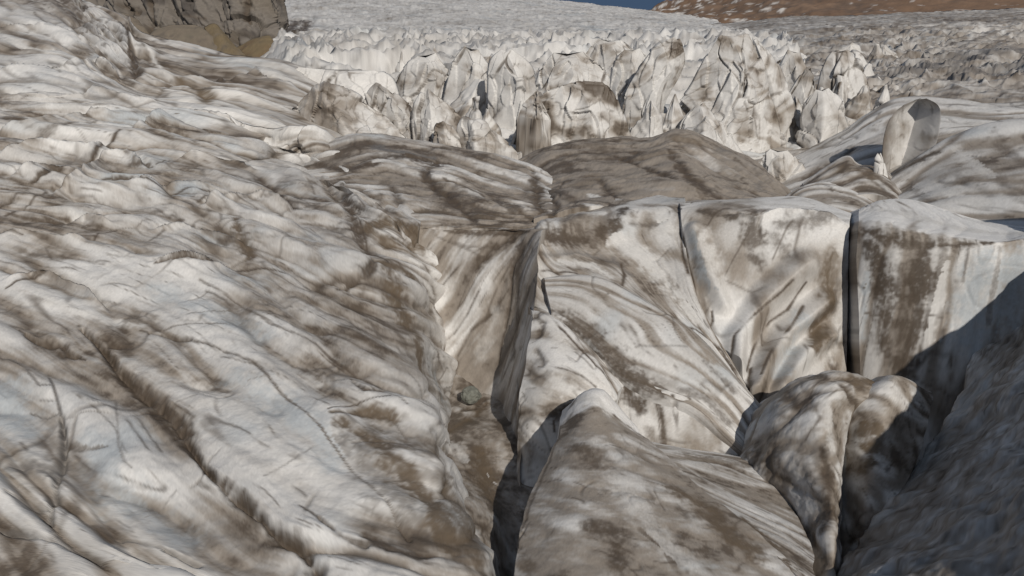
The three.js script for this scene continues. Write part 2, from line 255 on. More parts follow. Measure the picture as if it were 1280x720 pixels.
// ================================================================ the setting
// ---- sloping ice field, its flow lines drawn from the hill down to the crevasse
const Q0 = [[-100, 118], [0, 122], [100, 132], [200, 146], [300, 158], [370, 170], [430, 190, 150], [490, 215, 158], [540, 240, 158]];
struct(sheet('glacier_slope', [
  Q0,
  [[-100, 150], [0, 155], [100, 162], [200, 172], [300, 190], [370, 206, 143], [420, 220, 134], [470, 254, 116], [524, 286, 106]],
  [[-100, 190], [0, 193], [100, 202], [200, 215], [300, 236], [380, 258], [430, 276], [484, 300, 101], [532, 328, 103]],
  [[-110, 230], [0, 235], [100, 248], [200, 265], [300, 298], [400, 335], [462, 358], [510, 376, 90], [550, 400, 99]],
  [[-120, 270], [0, 278], [100, 298], [200, 325], [300, 365], [410, 420], [495, 462], [535, 482, 80], [568, 500, 90]],
  [[-140, 315], [-20, 325], [90, 358], [200, 405], [310, 470], [430, 545], [525, 582], [550, 590, 64], [574, 596, 74]],
  [[-160, 370], [-40, 390], [70, 430], [180, 495], [290, 580], [410, 655], [560, 684], [592, 690, 51], [606, 696, 58]],
  [[-180, 450], [-60, 480], [40, 540], [130, 610], [230, 690], [370, 765], [570, 788], [606, 792, 44], [616, 796, 52]],
  [[-200, 560], [-100, 590], [-10, 650], [70, 720], [150, 800]],
  [[-220, 720], [-140, 750], [-60, 800], [0, 850]],
], 640, 560, {
  res: 0.88, amp: 0.85, fold: 1.8, fine: 0.75, film: -0.02, heavy: -0.28, tw: 0.9, extra: hummocks, la: 26, lb: 8, sa: 30, sb: 2.4, lump: 1.3, blot: 0.4, blue: 0.0, skirt: [10, 10, 5, 4],
  marks: [
    [0.95, 8, 0, [[100, 410, 3], [125, 432, 4], [150, 465, 6], [185, 500, 10], [215, 525, 11], [232, 552, 9], [250, 578, 4], [270, 603, 4], [290, 625, 7], [312, 642, 5], [332, 658, 4], [352, 680, 8], [375, 692, 9], [398, 722, 9]]],
    [0.9, 5, 0, [[25, 418, 2], [50, 430, 5], [78, 434, 6], [88, 445, 4], [108, 453, 2]]],
    [0.9, 3, 0, [[132, 428, 4], [140, 434, 5], [150, 438, 3]]],
    [0.85, 7, 1, [[62, 475, 2], [70, 490, 2], [78, 520, 3], [82, 550, 4], [80, 580, 5], [70, 620, 6], [63, 655, 4]]],
    [0.7, 2, 1, [[15, 590, 4], [40, 592, 8], [66, 600, 8], [78, 592, 8]]], [0.65, 2, 1, [[12, 628, 3], [40, 640, 6], [62, 642, 6]]],
    [0.6, 1, 0, [[85, 562, 7], [110, 570, 5], [138, 574, 3]]],
    [0.7, 3, 1, [[35, 472, 1.5], [52, 488, 2], [68, 491, 2]]], [0.6, 2, 1, [[50, 505, 2], [72, 506, 2]]], [0.7, 3, 1, [[40, 515, 2], [60, 523, 2], [76, 523, 2]]],
    [0.5, 4, 1, [[146, 500, 1], [148, 540, 1.5], [152, 572, 3], [160, 595, 3], [168, 602, 1.5]]],
    [0.6, 4, 1, [[-10, 664, 3], [30, 672, 4], [80, 690, 5], [130, 712, 3]]], [0.55, 6, 1, [[150, 680, 2], [170, 685, 3], [205, 697, 3], [250, 718, 4]]],  // second mark: grey paints in the shadow of the groove
    [0.6, 3, 0, [[250, 362, 1.5], [300, 390, 2], [338, 418, 1.5], [400, 445, 1.5], [450, 478, 2], [500, 522, 2]]],
    [0.7, 3, 0, [[175, 415, 2], [205, 422, 4], [260, 440, 2], [320, 470, 3], [350, 500, 3], [400, 545, 2.5], [440, 600, 2.5], [480, 640, 3.5], [512, 680, 4]]],
    [0.6, 2, 0, [[205, 416, 2], [250, 416, 1.5], [290, 418, 1]]],
    [0.6, 2, 1, [[235, 405, 1], [310, 393, 1], [350, 390, 1], [420, 378, 1], [482, 378, 1]]],
    [0.5, 2, 1, [[395, 486, 1], [440, 483, 1.3], [468, 486, 2]]], [0.5, 1, 1, [[330, 610, 0.8], [370, 590, 0.9], [400, 565, 0.9], [440, 555, 1]]], [0.5, 1, 1, [[185, 653, 1], [205, 640, 1], [221, 619, 0.8]]],
    [0.45, 1, 1, [[110, 508, 1], [150, 520, 1], [200, 512, 1], [300, 492, 0.8], [335, 488, 0.8]]],
    [0.9, 2, 4, [[418, 532, 4], [440, 530, 7], [468, 526, 9], [492, 536, 8]]], [0.8, 4, 0, [[412, 528, 1.4], [450, 516, 1.6], [482, 511, 1.6]]],
    [0.8, 1, 4, [[430, 545, 10], [470, 570, 16], [505, 605, 18], [535, 640, 18], [560, 690, 16]]],
    [0.7, 0, 4, [[460, 550, 16], [500, 570, 24], [545, 605, 26], [572, 650, 22], [588, 700, 16]]], [0.55, 0, 0, [[440, 560, 20], [490, 620, 26], [530, 680, 26]]],
    [0.9, 2, 0, [[455, 680, 5], [485, 692, 9], [520, 700, 8], [545, 700, 5]]], [0.7, 3, 0, [[375, 645, 2], [395, 658, 3], [430, 680, 4], [460, 690, 4]]],
    [0.85, 3, 0, [[440, 485, 3], [455, 500, 4], [475, 500, 4]]],
    [0.9, 5, 0, [[195, 346, 3], [225, 344, 5], [270, 340, 4], [300, 340, 3], [330, 345, 2], [360, 351, 1.5]]],
    [0.85, 3, 4, [[295, 290, 4], [304, 312, 7], [312, 332, 6]]], [0.8, 4, 0, [[420, 370, 3], [440, 366, 5], [455, 357, 6], [463, 340, 5]]],
    [0.8, 3, 0, [[320, 232, 7], [338, 238, 4], [352, 252, 4], [368, 272, 4]]],
    [0.6, 0, 0, [[-10, 192, 6], [30, 188, 6], [70, 176, 4], [120, 165, 3]]],
    [0.85, 3, 0, [[42, 242, 3], [70, 232, 5], [85, 222, 5], [105, 213, 3], [130, 195, 3], [150, 183, 3]]],
    [0.8, 4, 0, [[130, 241, 2], [160, 244, 4], [188, 247, 3], [250, 250, 2.5], [300, 252, 4], [322, 251, 3]]],
    [0.75, 2, 0, [[165, 216, 5], [180, 216, 5], [190, 217, 3]]], [0.7, 3, 0, [[195, 216, 2], [212, 211, 2]]],
    [0.8, 2, 0, [[64, 282, 5], [74, 290, 6]]], [0.7, 3, 0, [[-10, 262, 4], [12, 260, 4], [26, 256, 2]]], [0.7, 2, 0, [[10, 276, 3], [30, 268, 2], [60, 252, 2]]],
    [0.7, 3, 0, [[118, 314, 1.5], [124, 306, 2], [132, 303, 1.5], [146, 299, 1]]], [0.7, 3, 0, [[-10, 304, 2], [20, 303, 2.5], [30, 306, 1.5]]],
    [0.8, 3, 0, [[10, 370, 2], [42, 358, 3], [60, 352, 5], [75, 350, 3]]],
    [0.7, 3, 0, [[248, 265, 2], [260, 262, 3], [275, 256, 3]]], [0.6, 2, 0, [[185, 310, 1.5], [195, 305, 3], [205, 298, 2]]],
    [0.75, 2, 0, [[80, 188, 8], [92, 190, 6]]], [0.5, 2, 1, [[215, 190, 2], [240, 205, 2], [255, 230, 2]]],
    [0.9, 4, 0, [[440, 234, 5], [434, 262, 8], [440, 285, 9], [448, 305, 9], [460, 325, 7]]],
    [0.9, 1, 4, [[455, 300, 8], [490, 292, 10], [520, 300, 9], [515, 320, 9], [480, 318, 9]]], [0.8, 3, 0, [[438, 244, 2], [440, 270, 2], [450, 300, 2.5], [460, 322, 3], [478, 342, 2.5], [502, 362, 2]]], [0.8, 1, 4, [[468, 345, 7], [490, 348, 9], [505, 360, 8]]], [0.8, 1, 4, [[470, 345, 10], [490, 380, 14], [506, 420, 14], [520, 460, 10], [530, 500, 8]]], [0.6, 1, 0, [[515, 440, 5], [525, 470, 5], [530, 500, 4]]],
    [0.85, 3, 0, [[522, 286, 2], [528, 310, 3], [534, 318, 2]]], [0.85, 3, 1, [[536, 355, 1.2], [541, 375, 1.5], [552, 410, 1.2], [560, 450, 1.2], [561, 480, 1.5]]], [0.7, 0, 2, [[450, 240, 6], [470, 258, 6], [495, 274, 6], [515, 284, 3]]], [0.6, 2, 0, [[532, 548, 4], [536, 535, 3]]], [0.7, 0, 2, [[540, 390, 4], [546, 420, 5], [552, 440, 3]]], [0.5, 0, 3, [[540, 470, 5], [545, 500, 5]]],
    [0.55, 0, 1, [[0, 212, 6], [60, 216, 8], [110, 205, 5]]], [0.75, 0, 2, [[190, 284, 5], [215, 292, 5], [240, 300, 6]]], [0.8, 0, 2, [[355, 190, 4], [385, 200, 5], [410, 212, 4]]],
    [0.75, 0, 2, [[90, 275, 4], [105, 285, 4]]], [0.7, 0, 2, [[45, 372, 5], [70, 385, 7], [110, 400, 6], [180, 412, 5]]], [0.6, 0, 2, [[270, 425, 5], [330, 450, 6], [400, 490, 6]]],
    [0.6, 0, 2, [[155, 455, 7], [200, 475, 7], [250, 490, 7], [330, 540, 8]]], [0.6, 0, 2, [[140, 690, 6], [165, 705, 8], [190, 718, 8]]], [0.6, 0, 3, [[0, 490, 16], [20, 530, 18], [40, 550, 10]]],  // last mark: blue paints in the shade left of the crack
    [0.5, 0, 3, [[200, 370, 10], [260, 395, 12], [320, 430, 12]]], [0.55, 0, 3, [[300, 480, 14], [380, 540, 16], [420, 590, 16]]], [0.5, 0, 3, [[120, 560, 18], [160, 630, 20], [230, 680, 18]]],
  ],
  steps: [
    [14, 5, [[-20, 182], [40, 172], [90, 160], [116, 154], [150, 158]]], [14, 5, [[160, 178], [190, 162], [215, 156], [300, 156], [330, 165]]],
    [16, 5, [[-20, 210], [40, 196], [110, 200], [150, 185]]], [14, 5, [[60, 260], [100, 240], [130, 205], [160, 205], [190, 222]]], [12, 5, [[215, 215], [240, 208], [290, 215], [330, 226]]],
    [14, 5, [[-10, 305], [40, 303], [80, 312], [120, 318]]], [12, 5, [[80, 285], [110, 283], [150, 295]]], [12, 5, [[180, 300], [230, 292], [280, 305], [330, 330]]], [12, 5, [[245, 275], [280, 262], [330, 255], [380, 275]]],
    [12, 4, [[0, 365], [60, 352], [110, 372], [140, 400]]], [12, 4, [[340, 195], [370, 180], [420, 172]]], [12, 5, [[180, 345], [240, 340], [310, 342]]], [10, 4, [[0, 240], [60, 225], [110, 228]]],
    [10, 4, [[150, 250], [220, 240], [300, 250]]], [10, 4, [[280, 180], [330, 172], [370, 160]]],
  ],
}));
// ---- hill of ice above it
struct(sheet('glacier_hill', [
  [[-120, -70], [0, -60], [60, -32], [100, 4], [150, 20], [168, 36], [188, 52], [250, 66], [300, 74], [335, 72], [362, 82], [400, 98], [440, 116], [480, 146], [520, 180]],
  [[-120, -30], [-20, -22], [60, -5], [115, 32], [170, 76], [230, 96], [300, 102], [370, 118], [440, 150], [520, 195]],
  [[-120, 20], [0, 32], [90, 60], [155, 98], [220, 120], [300, 130], [370, 146], [430, 172], [500, 205]],
  [[-120, 70], [0, 80], [90, 98], [160, 126], [220, 143], [300, 156], [380, 176]],
  [[-120, 120], [0, 132], [100, 144], [160, 158], [220, 172], [300, 188]],
].map((r, i) => r.map(p => [p[0], p[1], ground(p[0], p[1]) * (1.02 + 0.14 * clamp((p[0] - 330) / 80))])), 400, 230, {
  amp: 0.75, fine: 0.9, film: -0.02, heavy: -0.34, tw: 1.1, stepK: 0.45, extra: q => 0.55 * hummocks(Object.assign(q, { v: 0 })), la: 14, lb: 5.5, sa: 12, sb: 2.0, lump: 1.2, skirt: [30, 20, 10, 10],
  marks: [
    [0.8, 3, 0, [[102, 8, 4], [106, 20, 3], [112, 18, 3]]], [0.6, 2, 0, [[98, 30, 2], [108, 45, 3], [122, 55, 3], [126, 56, 4]]], [0.8, 5, 0, [[146, 32, 1.5], [158, 48, 1.5], [162, 66, 2], [165, 80, 4], [170, 92, 6], [172, 103, 5]]],
    [0.9, 3, 4, [[225, 113, 5], [240, 118, 9], [255, 128, 9], [258, 142, 7]]], [0.7, 2, 0, [[275, 145, 5], [285, 150, 4]]], [0.8, 0, 2, [[218, 128, 5], [228, 138, 6], [232, 150, 5]]],
    [0.7, 4, 0, [[0, 108, 2], [40, 104, 2], [78, 104, 2], [98, 97, 2], [120, 89, 2]]], [0.6, 3, 0, [[66, 104, 2], [78, 114, 2]]], [0.85, 0, 2, [[185, 65, 2], [200, 90, 2.5], [215, 107, 2.5]]],
    [0.7, 3, 0, [[265, 76, 2], [278, 66, 2], [290, 66, 3], [300, 72, 2]]], [0.6, 2, 0, [[212, 72, 3], [235, 72, 3]]], [0.75, 0, 2, [[0, 60, 6], [30, 66, 6], [70, 75, 6]]], [0.7, 0, 2, [[110, 32, 4], [118, 44, 4]]],
    [0.6, 0, 2, [[120, 110, 6], [145, 118, 6]]], [0.7, 0, 2, [[300, 88, 8], [330, 95, 8], [350, 108, 6]]], [0.6, 2, 0, [[45, 25, 1.5], [55, 40, 2], [60, 45, 1.5]]],
  ],
  steps: [[16, 5, [[-20, 112], [40, 104], [78, 104], [100, 97], [120, 89], [140, 96], [150, 112]]], [14, 4, [[-20, 44], [30, 42], [90, 56], [130, 70]]], [14, 4, [[150, 32], [162, 60], [170, 85], [180, 105]]],
    [14, 4, [[-20, 138], [60, 140], [110, 140], [116, 132], [170, 146], [215, 152]]], [14, 4, [[270, 102], [285, 108], [320, 100], [350, 115], [372, 120]]], [12, 4, [[215, 108], [250, 112], [290, 100]]]],
}));

// ---- ground ice under the broken blocks, far icefall and side glacier
function roughRelief(q, st) {
  const s = q.seed, w = noise(q.x / 6, q.y / 6, q.z / 6 + s) * 1.6;
  const r1 = 1 - Math.abs(noise(q.a / (st.la ?? 5) + w * 0.3, (q.b + w) / (st.lb ?? 2), s)) * 2, r2 = 1 - Math.abs(noise(q.a / (st.la ?? 5) * 2.6, (q.b + w) / (st.lb ?? 2) * 2.6, s + 9)) * 2, r3 = fbm(q.x, q.y, q.z + s, 3);
  const cl = cells(q.a / (st.ca ?? 4.5) + w * 0.3, (q.b + w) / (st.cb ?? 2.2), q.y / 30, 11), pl = cl.plane, ed = cl.edge, c2 = cells(q.a / (st.ca ?? 4.5) * 2.3, (q.b + w) / (st.cb ?? 2.2) * 2.1, 0, 31);
  q.w = w; q.crease = Math.max((1 - sst(0.02, 0.16, ed)) * 0.9, 0.5 * (1 - sst(0.02, 0.14, c2.edge)));
  const zone = st.zone ? sst(st.zone[0], st.zone[1], q.v) * (1 - 0.85 * sst(0.66, 0.82, q.v)) * sst(0, 0.07, q.u) : 0;
  if (zone > 0) {
    const k1 = 1 - Math.abs(noise((q.a + q.b * 0.25) / 9 + w * 0.5, (q.b + w * 2) / 11, s + 300)) * 2.2, k2 = 1 - Math.abs(noise((q.a + q.b * 0.4) / 4.5 + w, (q.b + w * 2) / 5, s + 310)) * 2.2, k3 = 1 - Math.abs(noise(q.a / 1.2, (q.b + w) / 1.8, s + 320)) * 2.2;
    const kk = Math.max(k1, -0.4) * 2.4 + Math.max(k2, -0.5) * 1.3 + k3 * 0.35 + 0.5 * pl;
    return (1 - zone) * (st.amp ?? 1) * ((st.pl ?? 1) * 1.1 * pl + 0.6 * r1 + 0.4 * r2 + 0.3 * r3) + zone * kk * (st.zoneAmp ?? 1);
  }
  return (st.amp ?? 1) * ((st.pl ?? 1) * (1.1 * pl + 0.5 * c2.plane) + 0.35 * (2 - (st.pl ?? 1)) * r1 + 0.25 * (2 - (st.pl ?? 1)) * r2 + 0.3 * r3 - 0.5 * q.crease + 0.9 * fbm(q.x / 7, q.y / 7, q.z / 7 + s, 2));
}
struct(sheet('icefall', [
  [[300, -45, 1500], [500, -30, 1420], [640, -6, 1320], [700, 1, 1250], [760, 8, 1200], [830, 16, 1120], [900, 22, 1080]],
  [[300, -10, 1000], [500, -3, 960], [640, 8, 920], [760, 18, 880], [850, 25, 850], [900, 30, 830]],
  [[310, 30, 620], [480, 30, 610], [640, 34, 590], [760, 36, 580], [850, 40, 560], [960, 45, 540]],
  [[320, 62, 420], [420, 60, 410], [560, 62, 400], [700, 64, 390], [860, 62, 390], [980, 66, 390]],
  [[330, 92, 300], [430, 96, 290], [560, 100, 280], [700, 105, 270], [860, 110, 270], [1000, 110, 280]],
  [[340, 130, 230], [430, 140, 225], [560, 150, 210], [700, 160, 200], [860, 165, 200], [1010, 160, 210]],
  [[340, 175, 190], [430, 185, 185], [560, 195, 172], [700, 205, 165], [860, 205, 170], [1020, 210, 175]],
], 540, 380, { relief: roughRelief, amp: 0.5, scale: 0.62, la: 8, lb: 2.0, ca: 7, cb: 2.0, pl: 0.5, zone: [0.36, 0.54], zoneAmp: 0.9, film: -0.34, heavy: -0.45, white: 0.4, tw: 0, hair: 0.6, sa: 8, sb: 1.0, crease: 0.35, skirt: [80, 20, 30, 30],
  marks: [[0.85, 2, 0, [[352, 50, 4], [362, 38, 6], [372, 25, 6], [385, 28, 5], [375, 45, 5], [365, 60, 5]]], [0.6, 1, 1, [[362, 70, 6], [380, 78, 6], [400, 76, 4]]], [0.5, 0, 0, [[430, 55, 3], [450, 52, 3], [470, 55, 2]]], [0.5, 0, 1, [[540, 30, 2], [600, 36, 2], [660, 40, 2]]]] }));
struct(sheet('side_glacier', [
  [[800, 34, 760], [900, 30, 760], [980, 22, 740], [1060, 20, 700], [1150, 16, 680], [1260, 12, 660], [1400, 6, 640]],
  [[820, 60, 520], [950, 52, 500], [1060, 42, 500], [1150, 38, 500], [1280, 34, 500], [1400, 32, 500]],
  [[860, 90, 360], [960, 86, 340], [1060, 78, 350], [1160, 68, 380], [1280, 62, 390], [1400, 58, 400]],
  [[900, 125, 270], [980, 120, 260], [1060, 112, 260], [1160, 100, 280], [1280, 94, 300], [1400, 90, 300]],
  [[930, 165, 205], [1000, 160, 205], [1080, 148, 205], [1160, 134, 210], [1280, 128, 215], [1400, 125, 215]],
  [[940, 215, 165], [1020, 205, 165], [1100, 200, 160], [1180, 185, 160], [1280, 180, 160], [1400, 178, 160]],
], 420, 280, { relief: roughRelief, amp: 0.4, scale: 0.7, la: 10, lb: 1.6, ca: 6, cb: 2.4, pl: 0.3, zone: [0.02, 0.3], zoneAmp: 0.5, tw: 0, film: 0.22, heavy: -0.2, sa: 10, sb: 1.0, skew: 0.6, crease: 0.6, skirt: [60, 20, 20, 20],
  marks: [[0.7, 0, 1, [[1100, 110, 10], [1150, 95, 14], [1210, 80, 14], [1280, 70, 12]]], [0.6, 0, 1, [[1170, 115, 12], [1220, 100, 14], [1290, 85, 14]]], [0.6, 0, 3, [[1108, 75, 4], [1116, 66, 4]]], [0.6, 0, 0, [[1020, 62, 8], [1050, 60, 6]]], [0.6, 0, 2, [[1210, 48, 3], [1212, 62, 3]]]] }));
// ---- sheet added below everything, coloured dark so gaps read as shade
struct(sheet('dark_gap_bed', [-190, -150, -115, -90, -70, -50, -30, -12].map(z => [-120, -60, 0, 50, 110].map(x => [x, (-z - 45) * 0.15 - 20, z])), 80, 80, { world: true, film: 0.5, heavy: 0.1, amp: 0.9, scale: 0.8 }));

// ---- cliff, its scree, and the bare mountain side
const ROCK = [0.165, 0.146, 0.127], ROCKD = [0.085, 0.074, 0.066], OCHRE = [0.175, 0.132, 0.074], SCREE = [0.185, 0.152, 0.115], BROWN = [0.175, 0.108, 0.068];
function rockRelief(q, st) {
  const s = q.seed, w = noise(q.x / 6, q.y / 6, q.z / 6 + s);
  const n1 = Math.abs(noise(q.a / 4.2 + w * 0.35, q.b / 22, s)) * 2, n2 = Math.abs(noise(q.a / 1.5 + w * 0.3, q.b / 6, s + 5)) * 2;
  q.n1 = n1; q.n2 = n2; q.w = w;
  const c1 = cells(q.a / 2.2 + w * 0.5, q.b / 7 + w, 0.5, 51), p1 = c1.plane, e1 = c1.edge, p2 = cells(q.a / 0.9, q.b / 2.4 + w, 0.5, 61).plane;
  q.gap = 1 - sst(0.03, 0.2, e1);
  return (st.amp ?? 1) * (1.6 * Math.min(n1, 0.8) + 0.3 * n2 + 1.0 * p1 + 0.45 * p2 - 0.5 * q.gap + 0.35 * fbm(q.x / 1.2, q.y / 1.2, q.z / 1.2, 3));
}
function rockPaint(q, st, c, mix) {
  const f = fbm(q.x / 3, q.y / 5, q.z / 3, 3), g = fbm(q.x / 9 + 4, q.y / 9, q.z / 9, 2), h = fbm(q.x / 0.9, q.y / 1.6, q.z / 0.9, 2);
  c[0] = ROCK[0]; c[1] = ROCK[1]; c[2] = ROCK[2];
  mix(ROCKD, sst(0, 0.5, f + 0.5 * h)); mix(OCHRE, 0.8 * sst(0.1, 0.55, g + (st.ochre ?? 0) * q.v));
}
const cliff = new THREE.Group(); cliff.name = numbered('rock_cliff'); scene.add(cliff);
cliff.position.set(...at(230, 80, 400));
tag(cliff, 'grey brown rock cliff with steep buttresses rising behind the ice hill', 'cliff');
{
  const shift = m => { m.geometry.translate(-cliff.position.x, -cliff.position.y, -cliff.position.z); return m; };
  shift(sheet('rock_face', [
    [[40, -40, 470], [90, -45, 465], [150, -50, 450], [210, -55, 440], [280, -55, 430], [318, -50, 428], [336, -45, 440], [340, -40, 470]],
    [[40, -10, 462], [100, -12, 458], [150, -10, 445], [210, -10, 436], [280, -10, 425], [320, -8, 422], [339, -6, 436], [343, -5, 468]],
    [[50, 25, 455], [110, 20, 448], [160, 25, 436], [210, 28, 430], [280, 26, 420], [320, 28, 416], [341, 30, 430], [345, 30, 462]],
    [[60, 60, 445], [130, 55, 432], [170, 52, 424], [215, 54, 420], [280, 56, 412], [320, 60, 404], [343, 62, 420], [347, 62, 455]],
    [[80, 100, 430], [150, 100, 415], [200, 100, 405], [250, 100, 400], [300, 100, 396], [325, 100, 390], [344, 100, 405], [350, 100, 440]],
  ], 300, 170, { relief: rockRelief, paint: rockPaint, material: rockMat, parent: cliff, amp: 0.7, ochre: 0.05, skirt: [60, 20, 10, 10], grain: 0.16,
    marks: [[0.7, 6, 0, [[192, 0, 3], [194, 20, 4], [190, 42, 4]]], [0.7, 6, 0, [[160, 8, 5], [172, 18, 5]]], [0.7, 6, 0, [[312, 2, 3], [308, 26, 4]]], [0.6, 4, 0, [[290, 40, 3], [294, 55, 4]]], [0.5, 3, 0, [[240, 28, 2], [265, 28, 3]]]] }));  // dark tone in these grooves paints in shadows beside the rock columns
  const talusRelief = (q, st) => 0.25 * fbm(q.x / 3, q.y / 3, q.z / 3, 3) + 0.08 * fbm(q.x, q.y, q.z, 2);
  const talus = (rows, nu, nv, colours, nm) => shift(sheet(nm, rows, nu, nv, { relief: talusRelief, material: rockMat, parent: cliff, skirt: [20, 30, 10, 10], grain: 0.14,
    paint: (q, st, c, mix) => { [c[0], c[1], c[2]] = colours[0]; mix(colours[1], sst(-0.1, 0.5, fbm(q.x / 4, q.y / 4, q.z / 4, 3))); mix(ROCKD, 0.5 * sst(0.2, 0.6, fbm(q.x / 1.2, q.y / 1.2, q.z / 1.2, 3))); } }));
  talus([[[196, 40, 398], [204, 32, 397], [245, 31, 395], [258, 40, 393]], [[170, 55, 385], [200, 45, 384], [255, 44, 380], [275, 55, 378]], [[140, 85, 362], [190, 80, 360], [260, 80, 356], [300, 85, 354]]], 70, 40, [SCREE, [0.165, 0.14, 0.105]], 'scree_cone');
  talus([[[140, 20, 410], [152, 16, 410], [172, 24, 408], [178, 40, 404]], [[150, 44, 392], [165, 34, 394], [180, 38, 392], [195, 52, 388]], [[150, 80, 370], [180, 80, 368], [200, 80, 366], [225, 82, 364]]], 60, 40, [SCREE, OCHRE], 'scree_slope');
  talus([[[255, 34, 396], [268, 30, 396], [280, 40, 394], [290, 54, 392]], [[262, 52, 378], [275, 46, 378], [290, 56, 376], [302, 62, 374]], [[255, 85, 356], [280, 80, 355], [300, 82, 354], [320, 86, 352]]], 50, 40, [OCHRE, SCREE], 'scree_slope');
  talus([[[296, 60, 388], [320, 48, 386], [336, 44, 386], [346, 55, 390]], [[290, 68, 374], [320, 58, 372], [338, 56, 374], [348, 64, 380]], [[290, 92, 352], [320, 92, 350], [340, 92, 352], [354, 92, 360]]], 60, 40, [OCHRE, [0.16, 0.11, 0.06]], 'scree_slope');
}
struct(sheet('mountain_side', [
  [[742, 36, 1120], [780, 24, 1150], [820, 8, 1180], [850, -8, 1200], [920, -40, 1260], [1000, -70, 1300], [1150, -95, 1350], [1400, -110, 1350]],
  [[742, 37, 1080], [790, 28, 1090], [830, 18, 1100], [870, 6, 1100], [940, -8, 1120], [1040, -25, 1150], [1160, -35, 1150], [1400, -45, 1150]],
  [[745, 40, 1000], [800, 36, 990], [850, 30, 980], [900, 22, 960], [970, 10, 940], [1060, 2, 930], [1170, -4, 930], [1400, -8, 930]],
  [[760, 48, 880], [810, 46, 870], [860, 44, 860], [930, 40, 840], [1000, 30, 820], [1080, 24, 800], [1180, 20, 800], [1400, 16, 800]],
  [[770, 70, 760], [860, 66, 740], [950, 62, 720], [1080, 50, 700], [1180, 46, 690], [1400, 42, 690]],
], 300, 150, { material: rockMat, grain: 0.14, skirt: [100, 20, 10, 40],
  relief: (q) => 0.5 * fbm(q.x / 5, q.y / 5, q.z / 5, 3) + 0.35 * fbm(q.x / 1.5, q.y / 1.5, q.z / 1.5, 3) * (1 - 0.7 * sst(0.3, 0.6, q.u)),
  paint: (q, st, c, mix) => {
    [c[0], c[1], c[2]] = BROWN; const f = fbm(q.x / 6, q.y / 6, q.z / 6, 3), h = fbm(q.x / 1.4, q.y / 1.4, q.z / 1.4, 3);
    mix([0.12, 0.082, 0.06], sst(-0.1, 0.4, f + h * 0.5 + 0.35 - q.u * 0.7)); mix([0.3, 0.19, 0.12], 0.5 * sst(0.1, 0.6, f - h * 0.3));
    const edge = q.u * 1.6; if (edge < 0.75) mix([0.58, 0.55, 0.52], sst(0.14, 0.34, h * 0.9 + 0.22 - edge * 0.7)); else mix([0.5, 0.47, 0.45], 0.8 * sst(0.5, 0.62, h - 0.15 + 0.35 * q.v));
  } }));

// ================================================================ mounds and walls of the middle distance
const thing = (o, label, category, group) => tag(o, label, category, group);
thing(sheet('ice_mound', [
  [[325, 222, 150], [390, 196, 160], [425, 182, 165], [480, 184, 162], [560, 196, 156], [640, 214, 150], [690, 232, 144]],
  [[330, 219, 139], [378, 204, 144], [404, 186, 147], [425, 172, 148], [470, 171, 147], [560, 184, 142], [640, 204, 136], [690, 225, 130]],
  [[345, 224, 133], [400, 210, 133], [450, 196, 134], [520, 202, 132], [600, 222, 126], [690, 245, 120]],
  [[400, 228, 124], [440, 226, 124], [500, 226, 122], [560, 232, 120], [620, 248, 115], [690, 262, 112]],
  [[434, 242, 114], [470, 250, 113], [520, 258, 111], [580, 264, 109], [640, 270, 107], [690, 274, 106]],
  [[480, 282, 105.5], [530, 285, 104.5], [580, 285.5, 104], [630, 285.5, 103], [690, 286, 101]],
], 360, 190, { amp: 0.6, fine: 1, rough: 1.8, film: 0.4, heavy: -0.08, la: 12, lb: 4, sa: 7, sb: 1.9, skew: -0.5, skirt: [15, 3, 6, 6],
  marks: [[0.8, 1, 0, [[340, 215, 5], [370, 210, 6], [400, 206, 6], [430, 212, 6], [470, 210, 5]]], [0.85, 2, 0, [[470, 198, 6], [510, 200, 9], [545, 205, 10], [532, 222, 7], [545, 236, 5], [560, 246, 6], [580, 262, 6], [592, 278, 5]]], [0.8, 1, 1, [[430, 180, 5], [480, 192, 6], [540, 196, 4]]],
    [0.85, 0, 2, [[470, 208, 4], [485, 206, 5], [505, 212, 5]]], [0.75, 0, 2, [[540, 206, 4], [570, 215, 5], [600, 226, 4]]], [0.75, 0, 2, [[540, 220, 3], [565, 228, 4]]], [0.7, 2, 0, [[555, 226, 3], [600, 245, 3], [645, 268, 4]]], [0.7, 2, 0, [[488, 235, 4], [498, 252, 5], [502, 268, 4]]], [0.8, 3, 0, [[502, 266, 2], [512, 276, 2.5], [526, 284, 2]]],
    [0.8, 2, 0, [[665, 215, 5], [672, 240, 6], [676, 262, 6], [682, 280, 4]]], [0.6, 0, 2, [[445, 245, 6], [470, 258, 6], [500, 278, 3]]], [0.75, 0, 0, [[610, 250, 4], [640, 262, 5], [668, 276, 4]]]] }),
  'long dirty ice mound streaked with brown silt above the triangular crevasse wall', 'ice mound');
